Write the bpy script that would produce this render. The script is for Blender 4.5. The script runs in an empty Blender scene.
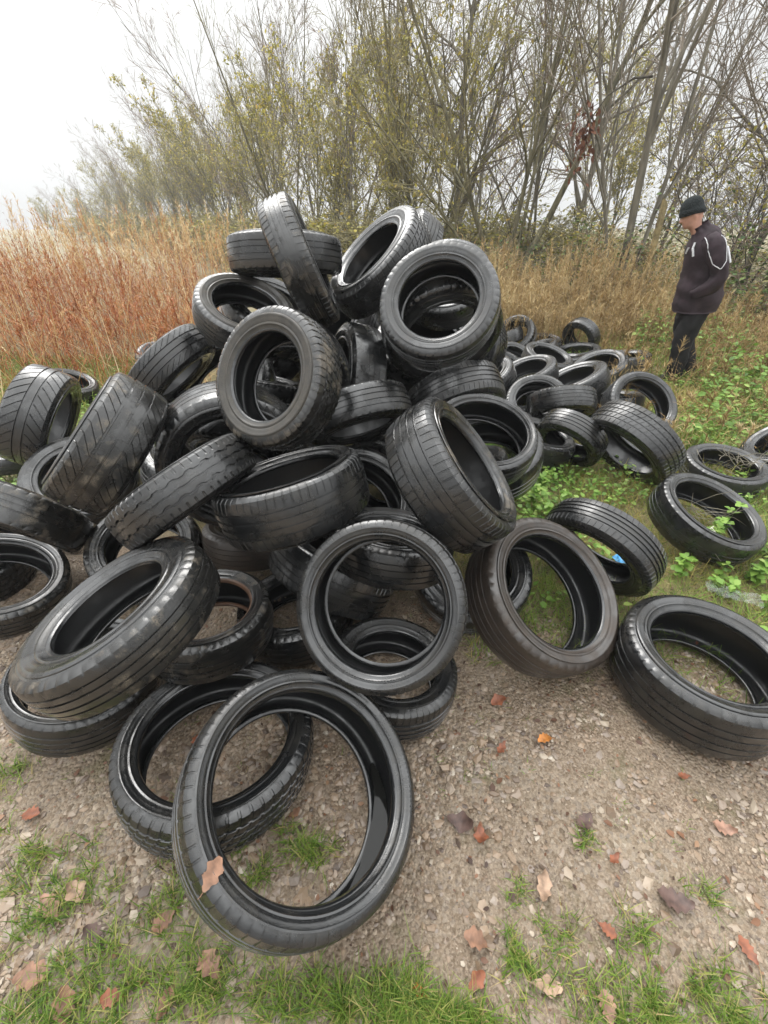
import bpy, bmesh, math, random
import numpy as np
from mathutils import Vector, Matrix, noise as mnoise
SC = bpy.context.scene
COL = SC.collection
rng = np.random.default_rng(11)
random.seed(5)
H_CAM = 1.64
F_PX = 430.0
PITCH = math.radians(34.0)

# ------------------------------------------------------------------ helpers
def mesh(name, V, F, mat=None, smooth=True, tint=None, sharp=None):
    """V (n,3); F an (m,k) int array or a list of such arrays (tris, quads)."""
    V = np.asarray(V, np.float32)
    Fs = F if isinstance(F, list) else [F]
    Fs = [np.asarray(f, np.int32) for f in Fs if len(f)]
    me = bpy.data.meshes.new(name)
    me.vertices.add(len(V)); me.vertices.foreach_set('co', V.ravel())
    loops = np.concatenate([f.ravel() for f in Fs])
    tot = np.concatenate([np.full(len(f), f.shape[1], np.int32) for f in Fs])
    start = np.concatenate([[0], np.cumsum(tot)[:-1]]).astype(np.int32)
    me.loops.add(len(loops)); me.loops.foreach_set('vertex_index', loops)
    me.polygons.add(len(tot)); me.polygons.foreach_set('loop_start', start)
    me.polygons.foreach_set('loop_total', tot)
    me.update(calc_edges=True); me.validate()
    me.polygons.foreach_set('use_smooth', np.full(len(me.polygons), bool(smooth)))
    if sharp is not None: me.set_sharp_from_angle(angle=sharp)
    if tint is not None and len(tint) == len(me.vertices):
        a = me.attributes.new('tint', 'FLOAT', 'POINT'); a.data.foreach_set('value', np.asarray(tint, np.float32))
    if mat: me.materials.append(mat)
    return me

def obj(name, me, parent=None):
    o = bpy.data.objects.new(name, me); COL.objects.link(o)
    if parent is not None: o.parent = parent
    return o

def tag(o, label=None, cat=None, group=None, kind=None):
    if label: o['label'] = label
    if cat: o['category'] = cat
    if group: o['group'] = group
    if kind: o['kind'] = kind
    return o

def thing(name, label, cat, M=None, group=None):
    o = bpy.data.objects.new(name, None); COL.objects.link(o)
    o.empty_display_size = .1
    if M is not None: o.matrix_world = M
    return tag(o, label, cat, group)

def copy_tree(o, parent=None):
    c = o.copy(); COL.objects.link(c)
    if parent is not None:
        c.parent = parent
        if 'label' in c and parent is not None and 'category' not in c: pass
    for ch in list(o.children): copy_tree(ch, c)
    return c

def grid_faces(ni, nj, wrap_i=False, wrap_j=False, off=0):
    I = np.arange(ni if wrap_i else ni - 1); J = np.arange(nj if wrap_j else nj - 1)
    i, j = np.meshgrid(I, J, indexing='ij'); i = i.ravel(); j = j.ravel()
    i2 = (i + 1) % ni; j2 = (j + 1) % nj
    return np.stack([i*nj+j, i2*nj+j, i2*nj+j2, i*nj+j2], 1) + off

def unit(a): return a / np.maximum(np.linalg.norm(a, axis=-1, keepdims=True), 1e-9)

def smoothstep(a, b, x):
    t = np.clip((x - a) / (b - a), 0, 1); return t*t*(3-2*t)

def vnoise(x, y, s, seed=0.0):
    """cheap smooth value noise (vectorised), roughly in 0..1"""
    x = np.asarray(x, float)*s + seed*17.3; y = np.asarray(y, float)*s + seed*7.7
    xi = np.floor(x); yi = np.floor(y); fx = x-xi; fy = y-yi
    fx = fx*fx*(3-2*fx); fy = fy*fy*(3-2*fy)
    def h(a, b):
        v = np.sin(a*127.1 + b*311.7)*43758.5453; return v - np.floor(v)
    return (h(xi, yi)*(1-fx)+h(xi+1, yi)*fx)*(1-fy) + (h(xi, yi+1)*(1-fx)+h(xi+1, yi+1)*fx)*fy

def ground_z(x, y):
    x = np.asarray(x, float); y = np.asarray(y, float)
    z = -0.04*np.clip((y-2.5)/2, 0, 1) + 0.1*np.clip((x-2.2)/1.5, 0, 1)*np.clip((y-3.5)/1.5, 0, 1)
    z = z + (vnoise(x, y, 1.7, 1)-.5)*.025*np.clip((np.hypot(x, y)-.2)/2, .3, 1)
    z = z + (vnoise(x, y, .25, 2)-.5)*.25*smoothstep(5, 14, np.hypot(x, y))
    return z

def pix_ground(u, v, z=0.0):
    """the ground point a photo pixel looks at (used once, to lay things out)"""
    a = (u-384)/F_PX; b = (512-v)/F_PX
    dx, dy, dz = a, b*math.sin(PITCH)+math.cos(PITCH), b*math.cos(PITCH)-math.sin(PITCH)
    t = (z-H_CAM)/dz
    return dx*t, dy*t

# ------------------------------------------------------------------ materials
def new_mat(name):
    m = bpy.data.materials.new(name); m.use_nodes = True
    nt = m.node_tree; b = nt.nodes['Principled BSDF']
    return m, nt, b
def N(nt, typ, **kw):
    n = nt.nodes.new(typ)
    for k, v in kw.items():
        if k in n.inputs: n.inputs[k].default_value = v
        else: setattr(n, k, v)
    return n
def ramp(nt, fac, stops, interp='LINEAR'):
    r = nt.nodes.new('ShaderNodeValToRGB'); e = r.color_ramp.elements
    r.color_ramp.interpolation = interp
    while len(e) < len(stops): e.new(.5)
    for k, (p, c) in enumerate(stops):
        e[k].position = p; e[k].color = (*c, 1) if len(c) == 3 else c
    nt.links.new(fac, r.inputs[0]); return r
def mixc(nt, fac, a, b):
    m = nt.nodes.new('ShaderNodeMix'); m.data_type = 'RGBA'
    for sock, v in ((m.inputs[0], fac), (m.inputs[6], a), (m.inputs[7], b)):
        if hasattr(v, 'is_output'): nt.links.new(v, sock)
        else: sock.default_value = v if not isinstance(v, tuple) or len(v) == 4 else (*v, 1)
    return m.outputs[2]

def plain(name, col, rough=.6, var=.15, scale=30, spec=.4, bump=0, alpha=1):
    m, nt, b = new_mat(name)
    tc = N(nt, 'ShaderNodeTexCoord'); n = N(nt, 'ShaderNodeTexNoise', Scale=scale, Detail=4)
    nt.links.new(tc.outputs['Object'], n.inputs['Vector'])
    lo = tuple(c*(1-var*2) for c in col); hi = tuple(min(1, c*(1+var*2)) for c in col)
    r = ramp(nt, n.outputs[0], [(.3, lo), (.7, hi)])
    nt.links.new(r.outputs[0], b.inputs['Base Color'])
    b.inputs['Roughness'].default_value = rough; b.inputs['Specular IOR Level'].default_value = spec; b.inputs['Alpha'].default_value = alpha
    if bump:
        bp = N(nt, 'ShaderNodeBump', Strength=bump, Distance=.01)
        nt.links.new(n.outputs[0], bp.inputs['Height']); nt.links.new(bp.outputs[0], b.inputs['Normal'])
    return m

def tint_mat(name, stops, rough=.6, trans=0.0, spec=.3):
    """colour picked by the mesh's per-leaf 'tint' value"""
    m, nt, b = new_mat(name)
    a = N(nt, 'ShaderNodeAttribute'); a.attribute_name = 'tint'
    r = ramp(nt, a.outputs['Fac'], stops)
    nt.links.new(r.outputs[0], b.inputs['Base Color'])
    b.inputs['Roughness'].default_value = rough; b.inputs['Specular IOR Level'].default_value = spec
    if trans:
        t = N(nt, 'ShaderNodeBsdfTranslucent'); nt.links.new(r.outputs[0], t.inputs['Color'])
        mx = N(nt, 'ShaderNodeMixShader'); mx.inputs[0].default_value = trans
        out = nt.nodes['Material Output']
        nt.links.new(b.outputs[0], mx.inputs[1]); nt.links.new(t.outputs[0], mx.inputs[2])
        nt.links.new(mx.outputs[0], out.inputs['Surface'])
    return m

def rubber(name, base=(.009, .0095, .010), dirt=(.10, .085, .062), dirt_lo=.56, dirt_hi=.82, dirt_max=.45, rlo=.14, rhi=.36, spec=.7, wet=1.0):
    m, nt, b = new_mat(name); L = nt.links
    tc = N(nt, 'ShaderNodeTexCoord'); oi = N(nt, 'ShaderNodeObjectInfo')
    va = N(nt, 'ShaderNodeVectorMath', operation='ADD'); L.new(tc.outputs['Object'], va.inputs[0])
    sc = N(nt, 'ShaderNodeVectorMath', operation='SCALE'); sc.inputs[0].default_value = (37, 11, 23)
    L.new(oi.outputs['Random'], sc.inputs['Scale']); L.new(sc.outputs[0], va.inputs[1])
    n1 = N(nt, 'ShaderNodeTexNoise', Scale=7, Detail=6, Roughness=.62); L.new(va.outputs[0], n1.inputs['Vector'])
    n2 = N(nt, 'ShaderNodeTexNoise', Scale=22, Detail=5, Roughness=.6); L.new(va.outputs[0], n2.inputs['Vector'])
    n3 = N(nt, 'ShaderNodeTexNoise', Scale=260, Detail=3, Roughness=.6); L.new(va.outputs[0], n3.inputs['Vector'])
    f = N(nt, 'ShaderNodeMapRange'); f.inputs[1].default_value = dirt_lo-.1; f.inputs[2].default_value = dirt_hi
    f.inputs[4].default_value = dirt_max
    nm = N(nt, 'ShaderNodeMix'); nm.inputs[0].default_value = .45; L.new(n1.outputs[0], nm.inputs[2]); L.new(n2.outputs[0], nm.inputs[3]); L.new(nm.outputs[0], f.inputs[0])
    g = N(nt, 'ShaderNodeMath', operation='MULTIPLY'); L.new(f.outputs[0], g.inputs[0])
    g2 = N(nt, 'ShaderNodeMapRange'); g2.inputs[1].default_value = .35; g2.inputs[2].default_value = .6; L.new(n3.outputs[0], g2.inputs[0])
    L.new(g2.outputs[0], g.inputs[1])
    v = N(nt, 'ShaderNodeMapRange'); v.inputs[3].default_value = .7; v.inputs[4].default_value = 1.45; L.new(n2.outputs[0], v.inputs[0])
    bc = N(nt, 'ShaderNodeVectorMath', operation='SCALE'); bc.inputs[0].default_value = base; L.new(v.outputs[0], bc.inputs['Scale'])
    L.new(mixc(nt, g.outputs[0], bc.outputs[0], dirt), b.inputs['Base Color'])
    r = N(nt, 'ShaderNodeMapRange'); r.inputs[1].default_value = .38; r.inputs[2].default_value = .66
    r.inputs[3].default_value = rlo; r.inputs[4].default_value = rhi; L.new(n1.outputs[0], r.inputs[0])
    ra = N(nt, 'ShaderNodeMath', operation='ADD'); L.new(r.outputs[0], ra.inputs[0])
    rb_ = N(nt, 'ShaderNodeMath', operation='MULTIPLY'); L.new(g.outputs[0], rb_.inputs[0]); rb_.inputs[1].default_value = .5
    L.new(rb_.outputs[0], ra.inputs[1]); L.new(ra.outputs[0], b.inputs['Roughness'])
    b.inputs['Specular IOR Level'].default_value = spec
    wv = N(nt, 'ShaderNodeMapRange'); wv.inputs[1].default_value = .52; wv.inputs[2].default_value = .44; wv.inputs[4].default_value = wet; L.new(n1.outputs[0], wv.inputs[0])
    L.new(wv.outputs[0], b.inputs['Coat Weight']); b.inputs['Coat Roughness'].default_value = .16; b.inputs['Coat IOR'].default_value = 1.33
    bp = N(nt, 'ShaderNodeBump', Strength=.35, Distance=.0015); L.new(n3.outputs[0], bp.inputs['Height'])
    bp2 = N(nt, 'ShaderNodeBump', Strength=.3, Distance=.006); L.new(n2.outputs[0], bp2.inputs['Height']); L.new(bp.outputs[0], bp2.inputs['Normal'])
    # moulded radial serrations: angle waves where the mesh marks a band, in a few sectors
    at = N(nt, 'ShaderNodeAttribute'); at.attribute_name = 'tint'
    s3 = N(nt, 'ShaderNodeSeparateXYZ'); L.new(tc.outputs['Object'], s3.inputs[0])
    an = N(nt, 'ShaderNodeMath', operation='ARCTAN2'); L.new(s3.outputs['Y'], an.inputs[0]); L.new(s3.outputs['X'], an.inputs[1])
    def wave(k, add=None):
        q = N(nt, 'ShaderNodeMath', operation='MULTIPLY_ADD'); L.new(an.outputs[0], q.inputs[0]); q.inputs[1].default_value = k
        if add is not None:
            mm = N(nt, 'ShaderNodeMath', operation='MULTIPLY'); L.new(add, mm.inputs[0]); mm.inputs[1].default_value = 6.28; L.new(mm.outputs[0], q.inputs[2])
        s = N(nt, 'ShaderNodeMath', operation='SINE'); L.new(q.outputs[0], s.inputs[0]); return s.outputs[0]
    w1 = N(nt, 'ShaderNodeMath', operation='GREATER_THAN'); L.new(wave(150), w1.inputs[0]); w1.inputs[1].default_value = .2
    w2 = N(nt, 'ShaderNodeMath', operation='GREATER_THAN'); L.new(wave(3, oi.outputs['Random']), w2.inputs[0]); w2.inputs[1].default_value = -.1
    wm = N(nt, 'ShaderNodeMath', operation='MULTIPLY'); L.new(w1.outputs[0], wm.inputs[0]); L.new(w2.outputs[0], wm.inputs[1])
    wm2 = N(nt, 'ShaderNodeMath', operation='MULTIPLY'); L.new(wm.outputs[0], wm2.inputs[0]); L.new(at.outputs['Fac'], wm2.inputs[1])
    bp3 = N(nt, 'ShaderNodeBump', Strength=.6, Distance=.0012); L.new(wm2.outputs[0], bp3.inputs['Height']); L.new(bp2.outputs[0], bp3.inputs['Normal'])
    L.new(bp3.outputs[0], b.inputs['Normal'])
    return m
RUB = {
 'wet':   rubber('wet_black_rubber'),
 'dull':  rubber('dull_black_rubber', base=(.015, .0155, .016), rlo=.20, rhi=.42, wet=.7),
 'dusty': rubber('dusty_grey_rubber', base=(.040, .038, .035), dirt=(.15, .13, .10), dirt_lo=.5, dirt_hi=.75, dirt_max=.7, rlo=.40, rhi=.62, spec=.35, wet=.15),
 'muddy': rubber('muddy_black_rubber', base=(.011, .0108, .010), dirt=(.20, .165, .12), dirt_lo=.63, dirt_hi=.62, dirt_max=.7, rlo=.16, rhi=.4),
 'brown': rubber('rusty_brown_rubber', base=(.024, .0185, .0145), dirt=(.11, .075, .05), dirt_lo=.5, dirt_hi=.8, dirt_max=.6, rlo=.28, rhi=.5),
 'inner': rubber('inner_liner_rubber', base=(.005, .0055, .006), dirt_lo=.7, dirt_hi=.95, dirt_max=.25, rlo=.3, rhi=.5),
 'bead':  rubber('smooth_bead_rubber', base=(.008, .0085, .009), dirt_lo=.7, dirt_hi=.95, dirt_max=.3, rlo=.10, rhi=.24),
 'rust':  rubber('rust_stained_bead', base=(.07, .035, .018), dirt=(.20, .08, .03), dirt_lo=.45, dirt_hi=.7, dirt_max=.8, rlo=.35, rhi=.6),
}
SKY_LEVEL = 8.6; EXPOSURE = 0.92; HAZE = 0.0021
# ------------------------------------------------------------------ tyres
def revolve(prof, n=112, ov=None):
    prof = np.asarray(prof, float); th = np.arange(n)*2*np.pi/n
    k = 1 + (ov[0]*np.cos(2*th+ov[1]) if ov else 0)
    V = np.stack([prof[None, :, 0]*(np.cos(th)*k)[:, None], prof[None, :, 0]*(np.sin(th)*k)[:, None],
                  np.broadcast_to(prof[None, :, 1], (n, len(prof)))], -1)
    return V.reshape(-1, 3), grid_faces(n, len(prof), wrap_i=True)

# pattern: grooves (position, width m), pitches, groove share, zones with lateral cuts, shear, depths
PAT = {
 'sipes':  dict(g=[(-.5, .008), (-.17, .009), (.17, .009), (.5, .008)], n=64, lat=lambda a: (a > .55), share=.80, shear=lambda u: .03*np.abs(u), lw=.0024, gd=.0055),
 'lines':  dict(g=[(-.55, .004), (-.2, .0045), (.2, .0045), (.55, .004)], n=48, lat=lambda a: (a > .93), share=.78, shear=lambda u: 0*u, lw=.0015, gd=.005),
 'vee':    dict(g=[(-.22, .008), (.22, .008)], n=34, lat=lambda a: (a > .27), share=.84, shear=lambda u: .30*np.abs(u)**1.2, lw=.006, gd=.007),
 'swept':  dict(g=[(-.42, .008), (.0, .006), (.42, .008)], n=40, lat=lambda a: (a > .46), share=.87, shear=lambda u: .42*u, lw=.004, gd=.007),
 'zigzag': dict(g=[(-.45, .006), (0, .005), (.45, .006)], n=60, lat=lambda a: (a > .8), share=.72, shear=lambda u: 0*u, lw=.004, gd=.007, zig=(.05, 30)),
 'blocks': dict(g=[(-.6, .008), (-.2, .007), (.2, .007), (.6, .008)], n=56, lat=lambda a: (a > .02), share=.70, shear=lambda u: .10*u*u*np.sign(u)+.05*np.sin(3*u), lw=.0035, gd=.006),
 'worn':   dict(g=[(-.5, .005), (-.15, .005), (.2, .004)], n=40, lat=lambda a: (a > .85), share=.82, shear=lambda u: .08*u, lw=.0015, gd=.0028),
}
def tread_mesh(R, W, pat, mat, ov):
    p = PAT[pat]; hw = W/2; a = .83*hw
    us = [(-1., 0, None)]
    for gi, (g, w) in enumerate(p['g']):
        wn = w/2/a; e = .0014/a
        us += [(g-wn-e, 0, gi), (g-wn, 1, gi), (g+wn, 1, gi), (g+wn+e, 0, gi)]
    us.append((1., 0, None))
    full = [us[0]]
    for b in us[1:]:
        prev = full[-1]; gap = b[0]-prev[0]
        if prev[1] == 0 and b[1] == 0 and gap > .09:
            k = max(1, int(gap/.11))
            full += [(prev[0]+gap*(q/(k+1)), 0, None) for q in range(1, k+1)]
        full.append(b)
    u = np.array([x[0] for x in full]); gd = np.array([x[1] for x in full], float); gi = [x[2] for x in full]
    lat = p['lat'](np.abs(u)).astype(float)
    h = u*a; rho = R - .0085*(np.abs(u)**2.4)
    # shoulders
    sh = [(.90, .016), (.945, .025), (.965, .035)]
    for f, d in sh:
        h = np.concatenate([[-f*hw], h, [f*hw]]); rho = np.concatenate([[R-d], rho, [R-d]])
        l = 1.0 if d < .03 else 0.0
        lat = np.concatenate([[l], lat, [l]]); gd = np.concatenate([[0], gd, [0]]); gi = [None]+gi+[None]
    uu = h/a
    n = p['n']; fr = np.array([0, p['share']*.5, p['share'], p['share']+.05, .95])
    th = ((np.arange(n)[:, None]+fr[None, :])/n*2*np.pi).ravel(); cut = np.tile([0, 0, 0, 1, 1], n)
    TH = th[:, None] + p['shear'](np.clip(uu, -1.05, 1.05))[None, :]
    Hh = np.broadcast_to(h[None, :], TH.shape).copy()
    if 'zig' in p:
        amp, nz = p['zig']; tri = np.abs(((th*nz/(2*np.pi)) % 1)-.5)*4-1
        zz = np.where(tri > 0, 1, -1)*np.minimum(1, np.abs(tri)*4)
        for j, k in enumerate(gi):
            if k is not None: Hh[:, j] += zz*amp*a*(1 if k != 1 else .3)
    D = np.maximum(gd[None, :]*p['gd'], cut[:, None]*lat[None, :]*p['lw'])
    Rr = (rho[None, :] - D)*(1 + ov[0]*np.cos(2*TH+ov[1]))
    V = np.stack([Rr*np.cos(TH), Rr*np.sin(TH), Hh], -1).reshape(-1, 3)
    return mesh('tread', V, grid_faces(len(th), len(h), wrap_i=True), mat, True, sharp=math.radians(28))

def make_tyre(R, W, rb, pat, m_tread, m_side, m_bead, M, label, group):
    root = thing('tyre', label, 'tyre', M, group)
    ov = (random.uniform(.002, .012), random.uniform(0, 6.28))
    obj('tread', tread_mesh(R, W, pat, RUB[m_tread], ov), root)
    hw = W/2; S = R-rb
    side = [(R-.028, .935), (R-.036, .968), (R-.040, .978), (R-.043, .972), (R-.22*S-.016, 1.005), (R-.40*S, 1.035), (R-.46*S, 1.042), (R-.475*S, 1.03),
            (R-.58*S, 1.018), (R-.66*S, .985), (R-.69*S, .965), (R-.705*S, .985), (R-.765*S, .982), (R-.79*S, .935), (R-.85*S, .90), (R-.90*S, .87)]
    bead = [(R-.885*S, .868), (R-.92*S, .862), (R-.95*S, .845), (R-.975*S, .815), (R-.99*S, .80), (R-.995*S, .765), (rb, .74), (rb-.002, .69), (rb+.001, .655), (rb+.012, .655)]
    liner = [(rb+.010, .66), (rb+.022, .70), (R-.62*S, .83), (R-.42*S, .875), (R-.25*S, .85), (R-.13*S-.006, .74), (R-.021, .52), (R-.0185, .25), (R-.018, 0)]
    b0 = random.choice([(1, 1, 1, 1, 1, 0, 0, 0, 0, 0, 0, 0, 0, 0, 0, 0), (0, 0, 0, 0, 0, 0, 0, 1, 1, 1, 0, 0, 0, 0, 0, 0), (0, 0, 0, 0, 1, 1, 0, 0, 0, 0, 0, 1, 1, 0, 0, 0)]); band = np.array(b0, float)
    for s in (1, -1):
        so = None
        V, F = revolve([(r, s*q*hw) for r, q in side], 120, ov)
        so = obj('sidewall', mesh('sidewall', V, F if s < 0 else F[:, ::-1], RUB[m_side], True, sharp=math.radians(50), tint=np.tile(band, 120)), root)
        V, F = revolve([(r, s*q*hw) for r, q in bead], 120, ov)
        obj('bead', mesh('bead', V, F if s < 0 else F[:, ::-1], RUB[m_bead], True, sharp=math.radians(60)), so)
    pr = [(r, q*hw) for r, q in liner] + [(r, -q*hw) for r, q in liner[-2::-1]]
    V, F = revolve(pr, 96, ov)
    obj('inner_liner', mesh('inner_liner', V, F, RUB['inner'], True), root)
    return root

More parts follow.
